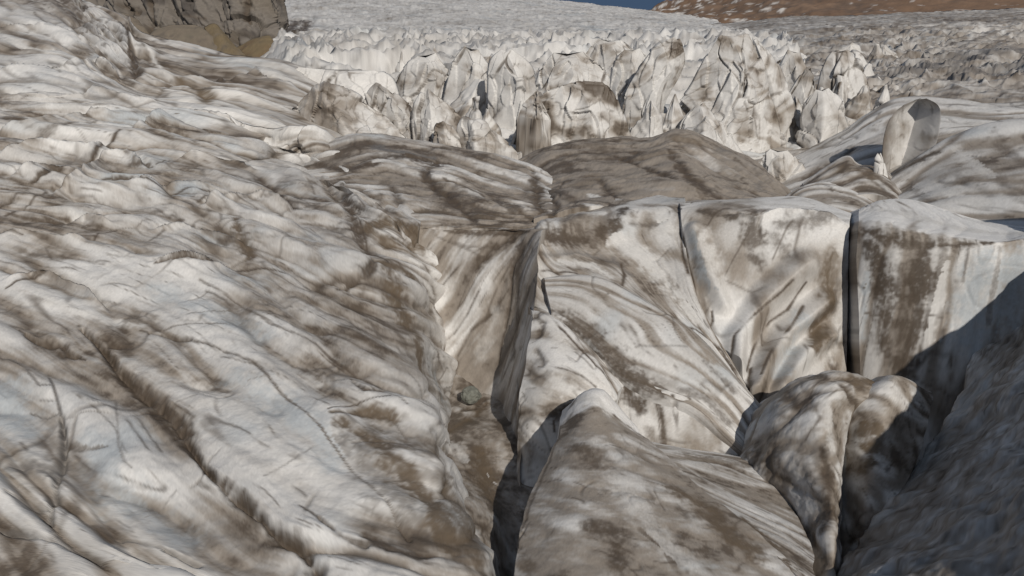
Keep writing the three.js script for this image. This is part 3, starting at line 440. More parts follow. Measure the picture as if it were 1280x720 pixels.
thing(sheet('ice_mound', [
  [[630, 222, 160], [700, 200, 165], [780, 196, 165], [835, 184, 165], [900, 204, 160], [950, 230, 150], [1000, 256, 140]],
  [[632, 216, 146], [664, 196, 150], [700, 180, 151], [770, 176, 150], [815, 174, 150], [838, 164, 150], [862, 165, 149], [900, 184, 146], [945, 204, 140], [972, 228, 133], [992, 248, 128]],
  [[650, 232, 132], [720, 204, 136], [790, 200, 136], [850, 192, 136], [890, 212, 133], [940, 232, 127], [990, 252, 122]],
  [[664, 254, 118], [720, 234, 121], [790, 228, 122], [850, 222, 122], [900, 236, 120], [950, 250, 117], [990, 262, 116]],
  [[668, 282, 104], [730, 266, 107], [800, 258, 110], [860, 258, 112], [920, 262, 111], [1000, 272, 110]],
], 340, 170, { amp: 0.6, fine: 0.9, film: 0.95, heavy: -0.02, tw: 0.5, rough: 2, la: 12, lb: 4, sa: 5, sb: 2.2, skew: -0.6, crease: 0.6, skirt: [20, 6, 6, 6],
  marks: [[0.5, 0, 0, [[700, 195, 14], [760, 200, 16], [820, 195, 14]]], [0.9, 2, 0, [[830, 180, 4], [842, 198, 5], [858, 220, 8], [880, 240, 10], [905, 250, 5]]], [0.8, 2, 0, [[770, 195, 4], [800, 208, 4], [840, 225, 5]]], [0.5, 0, 2, [[862, 196, 5], [882, 200, 7], [895, 212, 5]]], [0.8, 0, 2, [[735, 244, 3], [742, 246, 4], [752, 247, 3]]],
    [0.8, 0, 2, [[735, 262, 4], [745, 266, 5], [752, 268, 3]]], [0.7, 2, 0, [[750, 228, 4], [762, 240, 4], [775, 252, 3]]], [0.6, 0, 1, [[900, 190, 5], [930, 215, 6], [950, 240, 5]]], [0.7, 2, 0, [[915, 195, 1.5], [935, 215, 1.5], [955, 240, 1.5]]], [0.6, 0, 4, [[845, 175, 6], [870, 178, 6]]], [0.7, 0, 2, [[640, 208, 3], [655, 209, 4]]],
    [0.85, 2, 0, [[680, 240, 4], [700, 262, 4], [690, 275, 5]]], [0.7, 0, 0, [[690, 240, 5], [720, 250, 5], [760, 258, 4]]]] }),
  'dark brown dome of ice coated in silt in front of the white pinnacles', 'ice mound');
thing(sheet('ice_mound', [
  [[1090, 260, 140], [1140, 228, 150], [1190, 196, 158], [1250, 176, 160], [1320, 172, 158], [1420, 180, 150]],
  [[1092, 246, 126], [1108, 226, 130], [1130, 208, 134], [1165, 185, 138], [1200, 166, 141], [1250, 151, 142], [1310, 148, 140], [1420, 160, 132]],
  [[1100, 250, 122], [1140, 230, 124], [1190, 206, 126], [1260, 190, 127], [1330, 186, 125], [1420, 196, 118]],
  [[1115, 258, 117], [1160, 246, 116], [1210, 232, 115], [1280, 228, 112], [1420, 236, 106]],
  [[1120, 268, 113], [1170, 264, 110], [1230, 272, 105], [1290, 280, 100], [1420, 290, 95]],
  [[1120, 285, 110], [1170, 285, 107], [1230, 292, 102], [1290, 300, 97], [1420, 310, 92]],
], 240, 170, { amp: 0.26, fine: 0.4, film: 0.08, heavy: -0.42, la: 14, lb: 6, sa: 9, sb: 4, skew: 1.2, lump: 0.8, crease: 0.1, skirt: [20, 4, 6, 6],
  marks: [[0.75, 0, 0, [[1120, 215, 6], [1150, 200, 7], [1170, 192, 6]]], [0.55, 0, 0, [[1100, 235, 8], [1120, 228, 8], [1150, 246, 6], [1165, 254, 5]]], [0.45, 0, 0, [[1190, 180, 5], [1230, 210, 6], [1280, 255, 6]]], [0.5, 0, 0, [[1225, 160, 5], [1255, 185, 6], [1290, 210, 6]]], [0.4, 0, 0, [[1170, 200, 5], [1200, 220, 5], [1240, 245, 5]]],
    [0.8, 0, 2, [[1150, 232, 7], [1190, 245, 10], [1230, 258, 8]]], [0.6, 0, 2, [[1190, 185, 7], [1240, 220, 7]]]] }),
  'smooth beige cone of ice with slanting silt bands beside the thin fin', 'ice mound');
thing(sheet('ice_ridge', [
  [[940, 232, 182], [1000, 208, 188], [1060, 176, 192], [1120, 148, 196], [1170, 140, 196], [1240, 150, 190], [1300, 148, 186], [1400, 148, 180]],
  [[945, 222, 170], [985, 200, 174], [1020, 182, 176], [1062, 160, 178], [1100, 132, 180], [1128, 122, 181], [1165, 124, 180], [1210, 128, 178], [1250, 132, 174], [1310, 122, 172], [1400, 122, 168]],
  [[950, 230, 160], [1000, 208, 162], [1050, 184, 164], [1090, 165, 165], [1130, 150, 165], [1200, 146, 162], [1260, 148, 158], [1400, 145, 154]],
  [[960, 245, 148], [1000, 232, 150], [1050, 212, 151], [1090, 196, 151], [1140, 185, 151], [1200, 172, 150], [1280, 168, 148], [1400, 168, 146]],
  [[965, 262, 138], [1010, 252, 140], [1060, 240, 142], [1110, 228, 142], [1160, 215, 141], [1220, 200, 140], [1400, 200, 138]],
], 300, 130, { amp: 0.36, film: -0.05, heavy: -0.5, white: 0.1, la: 14, lb: 4, sa: 12, sb: 1.8, skirt: [20, 8, 8, 8],
  marks: [[0.7, 3, 0, [[985, 200, 1.5], [1020, 183, 1.5], [1062, 162, 1.5]]], [0.8, 2, 0, [[1000, 228, 4], [1020, 214, 6], [1045, 200, 6], [1065, 186, 5]]], [0.5, 0, 4, [[1092, 165, 5], [1105, 150, 5]]], [0.6, 3, 1, [[1185, 136, 2], [1215, 132, 1.5], [1250, 136, 2]]], [0.7, 2, 1, [[1235, 150, 3], [1258, 155, 4], [1280, 150, 3]]], [0.6, 3, 1, [[1265, 118, 1.5], [1264, 132, 1.5], [1275, 138, 1.5]]]] }),
  'pale rounded ice ridge climbing to the thin fin', 'ice ridge');
thing(sheet('ice_ridge', [
  [[1000, 240, 134], [1030, 222, 138], [1060, 206, 140], [1085, 212, 140], [1110, 216, 138], [1150, 262, 126]],
  [[1004, 232, 129], [1030, 212, 131], [1058, 196, 133], [1068, 206, 132], [1086, 207, 132], [1104, 214, 131], [1130, 240, 126], [1150, 262, 122]],
  [[1004, 244, 124], [1040, 228, 125], [1070, 218, 126], [1090, 220, 126], [1120, 240, 122], [1145, 268, 118]],
  [[1010, 262, 119], [1050, 252, 119], [1090, 246, 119], [1120, 256, 117], [1140, 280, 114]],
], 120, 80, { amp: 0.35, film: 0.35, heavy: 0.12, la: 8, lb: 3, sa: 6, sb: 1.3, skew: -0.5, skirt: [10, 5, 4, 4], marks: [[0.7, 0, 4, [[1030, 218, 8], [1060, 212, 8], [1085, 220, 8]]], [0.6, 0, 2, [[1100, 228, 4], [1112, 240, 4]]]] }),
  'brown silt covered ice hump in front of the dark hollow by the fin', 'ice ridge');
thing(sheet('ice_ridge', [
  [[975, 260, 128], [1010, 244, 130], [1050, 238, 130], [1100, 256, 124], [1112, 268, 120]],
  [[978, 252, 122], [1000, 236, 124], [1030, 229, 125], [1062, 234, 124], [1088, 248, 120], [1105, 262, 117]],
  [[980, 260, 118], [1020, 248, 118], [1060, 250, 117], [1090, 260, 115], [1105, 270, 113]],
  [[980, 275, 114], [1020, 270, 113], [1060, 270, 112], [1105, 282, 110]],
], 150, 70, { amp: 0.3, film: 0.2, heavy: -0.25, la: 9, lb: 2, sa: 8, sb: 0.8, skew: -0.8, skirt: [10, 4, 4, 4], marks: [[0.6, 0, 0, [[990, 242, 5], [1015, 236, 5], [1040, 240, 3]]], [0.6, 0, 2, [[1040, 240, 3], [1070, 248, 4], [1085, 256, 3]]], [0.6, 2, 0, [[1030, 232, 1.5], [1060, 245, 1.5], [1080, 258, 1.5]]]] }),
  'low striped grey ice hump behind the white lip of the wall', 'ice ridge');

// ================================================================ the crevasse
thing(sheet('ice_wall', [
  [[512, 283, 115], [590, 282, 114], [650, 282, 111], [690, 282, 106]],
  [[516, 285.5, 105], [590, 286, 103.8], [648, 287, 101.6], [684, 287, 98]],
  [[520, 290, 104], [590, 291, 103], [640, 293, 101], [660, 294, 98.6], [678, 296, 94.6]],
  [[530, 340, 101], [560, 345, 100.6], [596, 340, 98.6], [630, 340, 97.4], [652, 342, 94.6], [672, 342, 89]],
  [[545, 400, 97], [565, 405, 97], [600, 405, 95], [630, 405, 93.6], [650, 405, 90.6], [671, 400, 83.5]],
  [[555, 460, 92], [575, 465, 92], [605, 465, 90.5], [628, 475, 88.6], [643, 475, 85], [662, 470, 77]],
  [[562, 515, 87], [600, 520, 86.5], [624, 540, 83], [640, 545, 79], [656, 545, 73.5]],
  [[562, 570, 80], [600, 585, 78], [622, 610, 75], [638, 620, 71.5], [652, 625, 67]],
], 200, 240, { amp: 0.34, fold: 1.3, film: 0.52, heavy: -0.2, rough: 1.8, la: 5, lb: 26, sa: 1.6, sb: 14, skew: 0.85, crease: 0.5, skirt: [6, 8, 4, 4],
  marks: [[0.75, 1, 0, [[555, 290, 2], [590, 293, 4], [640, 290, 4], [662, 290, 3]]], [0.9, 2, 0, [[640, 298, 5], [618, 310, 6], [604, 325, 8], [598, 335, 6]]], [0.7, 3, 0, [[640, 296, 1.5], [600, 312, 1.5], [565, 345, 1.5], [550, 360, 1.5]]], [0.7, 2, 0, [[612, 392, 3], [590, 415, 3], [572, 445, 3], [566, 470, 4]]], [0.6, 2, 0, [[600, 365, 2], [585, 395, 1.5], [570, 420, 1.5]]],
    [0.7, 2, 0, [[640, 335, 4], [638, 370, 4], [630, 420, 3], [622, 455, 3]]], [0.7, 0, 0, [[652, 310, 7], [650, 350, 7], [648, 400, 6], [646, 450, 6]]], [0.5, 0, 0, [[620, 455, 4], [635, 440, 4]]], [0.4, 0, 2, [[600, 440, 8], [612, 420, 7], [620, 390, 6]]]] }),
  'triangular beige wall at the head of the central crevasse, turning a streaked corner', 'ice wall');
struct(sheet('crevasse_floor', [
  [[540, 455, 94], [600, 466, 92.4], [656, 474, 90], [690, 480, 86]],
  [[535, 500, 84], [595, 505, 86], [648, 512, 84], [685, 520, 81]],
  [[515, 545, 73], [585, 547, 75], [640, 552, 76], [675, 560, 75]],
  [[530, 590, 64], [590, 597, 67], [630, 606, 68.5], [665, 615, 68]],
  [[575, 640, 57], [612, 645, 59.5], [634, 655, 61], [655, 665, 60]],
  [[590, 725, 49.6], [616, 738, 50.6], [632, 745, 52], [650, 760, 52]],
], 190, 220, { amp: 0.3, film: 0.6, heavy: 0.3, lump: 1.2, tw: 0.4, la: 9, lb: 9, sa: 2, sb: 5, rough: 3,
  marks: [[0.95, 1, 4, [[600, 560, 8], [606, 590, 14], [612, 620, 14]]], [0.9, 1, 4, [[548, 525, 6], [560, 540, 6], [590, 520, 6], [606, 505, 6]]], [0.8, 2, 0, [[578, 515, 3], [594, 512, 4], [605, 500, 5]]], [0.6, 0, 2, [[545, 565, 6], [570, 558, 7], [580, 575, 6]]], [0.8, 0, 2, [[608, 590, 2], [612, 597, 2.5], [620, 605, 2]]], [0.85, 2, 0, [[609, 593, 1], [613, 600, 1], [621, 610, 1]]]] }));
// ================================================================ broken slope right of the crevasse
thing(sheet('ice_slope', [
  [[856, 246, 116], [857, 262, 102.5], [856, 300, 97.6], [870, 365, 91.2], [900, 430, 85.6], [940, 494, 81.5]],
  [[800, 246, 116], [806, 264, 103], [818, 300, 99.2], [848, 360, 92.4], [892, 430, 85.4], [942, 502, 80]],
  [[750, 252, 115], [756, 270, 103], [773, 305, 99.4], [812, 352, 93.4], [872, 422, 85.2], [946, 515, 77.5]],
  [[704, 266, 112], [710, 278, 101], [728, 312, 98], [782, 352, 92.4], [852, 412, 85.2], [955, 525, 75.6]],
  [[671, 282, 104], [672, 292, 97.5], [690, 324, 95], [738, 346, 92], [802, 386, 87], [872, 428, 82], [962, 532, 74.2]],
  [[667, 310, 96], [668, 335, 92.6], [686, 352, 90.4], [730, 368, 88], [800, 412, 84], [870, 462, 78], [955, 545, 72.6]],
  [[666, 380, 88], [680, 390, 85], [730, 420, 81.5], [800, 470, 77], [860, 500, 74], [945, 570, 70.2]],
], 330, 240, { amp: 0.46, film: 0.08, heavy: -0.36, la: 18, lb: 4.6, sa: 14, sb: 1.6, skirt: [2, 4, 2, 6],
  marks: [[0.8, 1, 0, [[675, 292, 8], [705, 300, 10], [735, 298, 9], [765, 285, 7], [785, 262, 6]]], [0.75, 0, 0, [[690, 270, 6], [720, 262, 6], [770, 258, 6]]], [0.85, 0, 2, [[730, 266, 5], [745, 266, 6], [755, 267, 4]]], [0.8, 0, 2, [[790, 262, 8], [825, 262, 8], [835, 285, 8]]], [0.8, 0, 2, [[770, 300, 8], [800, 320, 10], [840, 360, 10], [870, 400, 8]]], [0.6, 0, 4, [[785, 262, 4], [792, 270, 4]]],
    [0.6, 1, 0, [[790, 280, 4], [820, 282, 4], [835, 276, 3]]], [0.6, 1, 1, [[680, 318, 4], [720, 316, 4], [765, 325, 4], [790, 345, 3]]], [0.8, 3, 0, [[776, 330, 2], [780, 345, 3], [778, 358, 3]]], [0.75, 2, 0, [[678, 340, 3], [720, 342, 2.5], [760, 360, 3], [790, 375, 3], [820, 390, 3]]], [0.8, 0, 2, [[700, 328, 5], [740, 334, 6], [765, 350, 4]]],
    [0.85, 3, 0, [[820, 390, 2], [850, 408, 2.5], [870, 415, 3], [900, 440, 3], [925, 480, 4]]], [0.75, 2, 0, [[875, 430, 3], [890, 455, 4], [910, 480, 4], [930, 505, 3]]], [0.8, 4, 0, [[846, 260, 1.5], [850, 290, 2], [853, 320, 2.5], [860, 342, 2.5]]], [0.55, 1, 0, [[840, 362, 2], [865, 385, 3], [885, 410, 3]]]] }),
  'furrowed ice slope of slanting ribs between the crevasse corner and the bowl shaped wall', 'ice slope');
thing(sheet('ice_slab', [
  [[676, 352, 91], [720, 344, 91], [760, 350, 89.6], [810, 378, 86], [864, 412, 81.8], [915, 465, 77.4], [966, 526, 74]],
  [[680, 349, 89.4], [720, 346, 88.8], [760, 354, 87.4], [808, 382, 84], [860, 416, 80.2], [912, 470, 76], [962, 530, 72.4]],
  [[682, 362, 87.4], [728, 368, 85.6], [788, 402, 81.6], [850, 442, 77.6], [902, 498, 73.8], [952, 556, 70.4]],
  [[688, 386, 84.2], [730, 408, 81.6], [782, 450, 77.6], [830, 484, 74.8], [880, 512, 72.6], [946, 572, 69.6]],
  [[690, 396, 83.6], [730, 424, 80.8], [780, 468, 76.6], [828, 496, 74.2], [874, 520, 72.4], [944, 578, 69.4]],
  [[694, 408, 84], [730, 440, 81.4], [780, 490, 76.6], [828, 520, 74], [874, 544, 72.6], [944, 590, 69.6]],
], 260, 130, { amp: 0.2, film: -0.05, heavy: -0.55, blue: 0.12, la: 22, lb: 3, sa: 18, sb: 0.9, lump: 0.6, crease: 0.15, skirt: [2, 6, 2, 2],
  marks: [[0.75, 1, 0, [[690, 388, 4], [710, 396, 8], [740, 420, 12], [765, 448, 12], [795, 475, 11], [825, 490, 8]]], [0.6, 0, 0, [[850, 488, 5], [880, 498, 5], [910, 530, 4]]], [0.55, 1, 1, [[800, 432, 1], [825, 434, 1], [857, 434, 1]]], [0.6, 1, 0, [[880, 452, 3], [895, 465, 4], [915, 488, 4]]], [0.4, 0, 0, [[800, 462, 8], [840, 478, 7]]]] }),
  'smooth pale grey slab of ice slanting down between two dirty furrows', 'ice slab');
thing(sheet('ice_wall', [
  [[756, 452, 79.5], [800, 476, 76], [846, 492, 74], [890, 512, 72.6], [952, 570, 70]],
  [[758, 478, 77.2], [800, 500, 75], [848, 510, 73.4], [892, 530, 72], [948, 574, 69.8]],
  [[760, 520, 75.6], [802, 545, 73.2], [850, 556, 72], [900, 564, 71], [948, 582, 69.6]],
  [[762, 570, 74], [802, 590, 72], [850, 600, 71], [900, 606, 70], [948, 606, 69]],
], 170, 100, { amp: 0.16, film: -0.1, heavy: -0.5, white: 0.15, la: 4, lb: 14, sa: 2, sb: 8, crease: 0.2,
  marks: [[0.85, 1, 0, [[770, 470, 8], [785, 492, 9], [798, 508, 8], [800, 512, 5]]], [0.85, 0, 0, [[822, 495, 4], [826, 520, 4], [828, 535, 3], [830, 560, 4]]], [0.8, 0, 0, [[842, 494, 3], [843, 508, 2]]], [0.7, 0, 0, [[868, 494, 5], [885, 496, 4]]], [0.6, 0, 4, [[815, 540, 5], [818, 555, 5]]]] }),
  'bright beige drop below the pale slab with dirt dripping down it', 'ice wall');
thing(sheet('ice_block', [
  [[660, 384, 87], [684, 392, 85], [726, 422, 81.4], [760, 462, 78], [778, 484, 76.6]],
  [[666, 396, 83.6], [690, 400, 82], [724, 426, 79.4], [752, 462, 76.6], [772, 490, 75.4]],
  [[662, 424, 81], [690, 426, 79], [722, 446, 77], [748, 472, 75], [770, 500, 74.4]],
  [[656, 462, 78], [682, 460, 76], [712, 472, 74.4], [738, 490, 73.6], [764, 515, 73.6]],
  [[650, 502, 75.4], [676, 500, 73.4], [706, 512, 72.4], [732, 522, 72.4], [758, 538, 72.8]],
  [[648, 550, 73.4], [664, 556, 71.6], [690, 558, 71.4], [716, 552, 72], [750, 562, 72.6]],
  [[644, 640, 68], [656, 640, 67], [680, 620, 69], [716, 590, 71], [750, 590, 72]],
], 140, 190, { amp: 0.4, film: -0.02, heavy: -0.45, white: 0.12, la: 9, lb: 5, sa: 8, sb: 1.8, skirt: [2, 6, 6, 2],
  marks: [[0.7, 2, 0, [[668, 398, 5], [680, 405, 6], [674, 420, 5]]], [0.8, 3, 0, [[676, 392, 3], [700, 412, 2.5], [722, 432, 2.5], [745, 460, 3], [758, 475, 3]]], [0.7, 3, 0, [[672, 458, 1.5], [700, 462, 2], [725, 470, 2], [745, 484, 2]]], [0.85, 3, 0, [[680, 518, 4], [696, 520, 6], [708, 512, 4], [722, 500, 2]]], [0.8, 5, 0, [[692, 526, 1.5], [692, 540, 2]]], [0.6, 2, 0, [[672, 440, 4], [680, 455, 4]]], [0.5, 1, 0, [[690, 436, 1.5], [720, 440, 1.5], [740, 462, 1.5]]], [0.7, 0, 2, [[690, 475, 9], [710, 488, 8]]], [0.7, 0, 2, [[690, 415, 6], [710, 436, 8]]], [0.5, 0, 4, [[652, 540, 4], [664, 560, 4], [660, 590, 4]]]] }),
  'cluster of rounded white ice lobes at the corner of the crevasse', 'ice block');
thing(sheet('ice_block', [
  [[704, 512, 71], [722, 500, 71], [740, 492, 71], [758, 496, 70.6], [780, 520, 70]],
  [[701, 522, 67.4], [720, 500, 67.4], [738, 489, 67.6], [754, 490, 67.4], [770, 508, 67.2], [792, 532, 67]],
  [[700, 534, 64.6], [724, 516, 64.4], [744, 508, 64.6], [764, 520, 64.8], [806, 548, 65]],
  [[699, 546, 62.6], [730, 540, 61], [780, 546, 61.4], [822, 562, 62.8]],
  [[668, 610, 56], [720, 600, 54.5], [800, 600, 55], [872, 608, 57]],
  [[652, 660, 51], [720, 650, 49.5], [820, 650, 50], [936, 658, 52]],
  [[644, 720, 46], [720, 715, 44.5], [850, 715, 45], [1006, 718, 47.4]],
  [[638, 800, 40], [720, 800, 39], [880, 800, 39.5], [1090, 800, 42]],
], 300, 320, { amp: 0.3, fold: 1.3, fine: 0.6, film: 0.42, heavy: -0.14, tw: 0.4, rough: 2.0, lip: [-0.1, 0.27, -0.2], la: 10, lb: 8, sa: 5, sb: 3.4, skew: -0.8, lump: 0.9, crease: 0, skirt: [6, 4, 14, 6], skirtDir: [[0, -1, -0.2], [0, -1, 0], [-0.08, -1, -0.25], [0.25, -1, -0.35]],
  marks: [[0.85, 0, 2, [[728, 500, 9], [745, 500, 10], [755, 510, 8]]], [0.7, 0, 0, [[718, 560, 9], [735, 570, 12], [745, 585, 9]]], [0.75, 0, 0, [[735, 660, 10], [765, 665, 16], [770, 690, 14], [775, 710, 12]]], [0.8, 0, 4, [[840, 610, 10], [870, 630, 16], [900, 660, 18], [940, 690, 16]]], [0.6, 0, 0, [[850, 635, 6], [860, 645, 8]]],
    [0.55, 0, 2, [[770, 600, 16], [800, 640, 16], [830, 680, 14], [870, 715, 12]]], [0.6, 1, 0, [[700, 548, 3], [672, 610, 3], [655, 660, 3]]], [0.6, 0, 4, [[650, 700, 6], [665, 715, 8]]], [0.5, 0, 0, [[800, 660, 4], [830, 690, 4], [850, 718, 4]]]] }),
  'big tilted block of grey brown ice with a white rounded tip beside the black crack', 'ice block');
thing(sheet('ice_block', [
  [[796, 548, 71.6], [840, 560, 71], [900, 568, 70.4], [956, 580, 69]],
  [[806, 556, 67.4], [842, 562, 67.6], [900, 572, 67], [950, 580, 66]],
  [[820, 574, 64], [880, 594, 62.6], [935, 612, 61], [990, 634, 59]],
  [[880, 622, 57], [930, 644, 55.5], [980, 668, 53.6], [1016, 690, 51.8]],
  [[940, 668, 51.4], [980, 694, 49.6], [1020, 722, 47.6]],
  [[1000, 725, 46.4], [1050, 765, 43.6], [1090, 805, 41.6]],
], 160, 200, { amp: 0.26, film: 0.34, heavy: -0.12, la: 14, lb: 3, sa: 12, sb: 1.2, rough: 2, skirt: [4, 4, 4, 4],
  marks: [[0.6, 0, 4, [[860, 570, 8], [900, 578, 8], [940, 582, 5]]], [0.5, 0, 2, [[850, 580, 3], [900, 610, 3], [950, 640, 4], [1000, 690, 4]]], [0.8, 0, 4, [[930, 650, 8], [965, 680, 10], [990, 710, 10]]]] }),
  'brown wedge of silty ice behind the ridge of the big tilted block', 'ice block');
thing(sheet('ice_block', [
  [[936, 520, 78], [985, 490, 76], [1034, 474, 76], [1070, 476, 75], [1110, 488, 74]],
  [[940, 520, 72.6], [968, 496, 71], [1000, 479, 70], [1034, 470, 69.8], [1068, 473, 70.6], [1104, 484, 70.6]],
  [[930, 560, 69.6], [970, 532, 66], [1018, 510, 64.8], [1044, 507, 65.2], [1062, 518, 67.4]],
  [[915, 600, 67], [975, 582, 62.4], [1018, 572, 60.4], [1043, 571, 60.4], [1050, 574, 65]],
  [[935, 650, 62.4], [985, 638, 59.4], [1022, 630, 56.6], [1043, 628, 56], [1049, 630, 62]],
  [[965, 710, 55.6], [1005, 700, 53.2], [1030, 694, 51.8], [1042, 690, 51.4], [1047, 694, 58]],
  [[990, 790, 49], [1012, 780, 48], [1028, 770, 47.4], [1038, 766, 47.4], [1043, 766, 56]],
], 170, 230, { amp: 0.5, fold: 1.3, film: 0.36, heavy: -0.04, la: 6, lb: 6, sa: 4, sb: 4, rough: 2.2, skirt: [4, 4, 3, 8],
  marks: [[0.7, 0, 0, [[975, 500, 7], [1000, 505, 8], [1020, 495, 7]]], [0.85, 2, 0, [[1040, 478, 3], [1058, 495, 4], [1075, 510, 4]]], [0.8, 1, 0, [[1028, 560, 4], [1036, 590, 5], [1036, 630, 6], [1030, 665, 7]]], [0.7, 0, 4, [[985, 650, 8], [1005, 668, 10], [1020, 680, 9]]], [0.6, 0, 2, [[985, 570, 6], [1000, 595, 9], [1015, 630, 7]]], [0.7, 0, 2, [[1030, 505, 5], [1036, 525, 6], [1040, 560, 4]]], [0.8, 0, 4, [[1060, 478, 8], [1090, 478, 8]]]] }),
  'brown stained upright ice block standing below the dark vertical crack', 'ice block');
thing(sheet('ice_block', [
  [[1040, 500, 74], [1080, 480, 73.4], [1112, 470, 73], [1160, 490, 74]],
  [[1048, 510, 70], [1078, 494, 69.4], [1108, 482, 69.4], [1128, 478, 71], [1165, 500, 73]],
  [[1052, 545, 68.4], [1076, 545, 66], [1106, 550, 65], [1150, 560, 68]],
  [[1050, 600, 65.4], [1070, 606, 63], [1092, 616, 61.4], [1124, 630, 62]],
  [[1045, 672, 61], [1060, 684, 59], [1080, 688, 57.4], [1112, 690, 57]],
  [[1030, 740, 56], [1050, 745, 54], [1070, 745, 53], [1100, 745, 52]],
], 130, 180, { amp: 0.32, film: 0.3, heavy: -0.05, la: 8, lb: 5, sa: 5, sb: 4, skew: -0.5, rough: 1.6, skirt: [4, 4, 6, 6],
  marks: [[0.85, 0, 4, [[1078, 535, 8], [1095, 545, 10], [1090, 570, 9], [1080, 590, 7]]], [0.7, 0, 2, [[1104, 460, 6], [1112, 470, 6], [1106, 485, 4]]], [0.6, 0, 3, [[1056, 560, 3], [1056, 600, 4], [1052, 650, 5]]]] }),
  'brown ridge of ice half in shadow beside the upright block', 'ice block');

// ---- great walls
thing(sheet('ice_wall', [
  [[842, 251, 124], [900, 249, 122], [960, 247, 119], [1010, 249, 116], [1062, 266, 110]],
  [[845, 252, 112], [900, 250, 112], [960, 248, 111], [1010, 251, 109], [1064, 268, 103]],
  [[850, 258, 103], [900, 258, 101], [960, 262, 99.4], [1015, 270, 97.4], [1062, 278, 96.4]],
  [[852, 280, 99], [900, 282, 97], [960, 280, 96], [1018, 284, 95], [1061, 290, 95]],
  [[860, 330, 94.8], [905, 325, 94], [960, 320, 93.6], [1020, 320, 93], [1060, 320, 93.4]],
  [[876, 390, 89.6], [918, 388, 90], [964, 380, 90.6], [1020, 380, 91], [1059, 380, 91.6]],
  [[908, 446, 85], [932, 440, 86], [972, 430, 88], [1020, 430, 89], [1058, 430, 90.2]],
  [[936, 490, 81.2], [952, 500, 80.4], [986, 490, 82], [1020, 482, 84.6], [1057, 480, 87.6]],
  [[946, 545, 77], [962, 552, 76.4], [988, 542, 77.4], [1022, 522, 80.4], [1057, 522, 84.6]],
], 260, 300, { amp: 0.2, film: -0.02, heavy: -0.4, la: 8, lb: 14, sa: 3, sb: 10, skew: 0.55, lump: 1.2, crease: 0.3, rough: 1.6, lip: [0.02, 0.26, 0.4], skirt: [8, 6, 2, 16], skirtDir: [[0, -1, -0.2], [0, -1, 0], [0, -1, -0.2], [-0.1, -0.3, -1]],
  marks: [[0, -16, 0, [[1005, 330, 12], [958, 372, 12], [918, 425, 10], [910, 470, 9]]], [0, -16, 0, [[1030, 375, 10], [985, 412, 10], [955, 455, 9], [944, 490, 8]]], [0, -14, 0, [[1035, 420, 9], [1000, 450, 9], [975, 490, 8]]], [0, -10, 0, [[870, 290, 9], [885, 340, 9], [903, 385, 8]]], [0.95, 0, 2, [[940, 256, 5], [990, 258, 8], [1040, 268, 7], [1062, 274, 5]]], [0.85, 0, 2, [[965, 268, 4], [980, 264, 5], [1000, 264, 4]]], [0.75, 1, 0, [[875, 262, 5], [905, 268, 7], [935, 272, 8], [945, 262, 6]]], [0.75, 0, 0, [[935, 285, 9], [945, 300, 12], [935, 315, 10], [950, 330, 7]]], [0.6, 0, 0, [[975, 280, 8], [1005, 278, 8], [1040, 275, 6]]], [0.6, 0, 0, [[970, 300, 8], [985, 320, 7]]],
    [0.8, 1, 4, [[1040, 320, 8], [1035, 355, 9], [1032, 385, 9], [1020, 410, 7], [1010, 440, 6]]], [0.6, 0, 0, [[1040, 350, 7], [1042, 390, 6]]], [0.85, 8, 0, [[985, 352, 1], [968, 370, 1.4], [938, 395, 1.6], [912, 428, 1.8], [904, 452, 1.8]]], [0.85, 8, 0, [[1005, 355, 1], [985, 388, 1.4], [962, 402, 1.6], [942, 432, 1.8], [932, 466, 1.8]]], [0.8, 8, 0, [[1000, 385, 1], [975, 420, 1.4], [955, 450, 1.6], [944, 480, 1.6]]],
    [0.85, 7, 0, [[846, 262, 1.5], [851, 300, 2], [856, 335, 3], [866, 352, 2], [868, 372, 2]]], [0.9, 7, 0, [[889, 388, 1.5], [890, 402, 2], [886, 410, 1.5]]], [0.95, 8, 0, [[938, 462, 2], [934, 478, 3], [932, 490, 2]]], [0.7, 0, 2, [[880, 300, 10], [890, 340, 10], [905, 380, 8]]], [0.6, 0, 3, [[868, 300, 6], [878, 340, 7], [900, 370, 8]]], [0.6, 0, 3, [[1000, 400, 7], [985, 440, 8], [970, 470, 7]]],
    [0.6, 0, 2, [[1035, 440, 7], [1020, 465, 8]]]],
  steps: [[10, 4, [[905, 268], [945, 275], [975, 268], [1020, 272], [1060, 280]]]] }),
  'tall bowl shaped ice wall with curved ribs and a white lip left of the dark crack', 'ice wall');
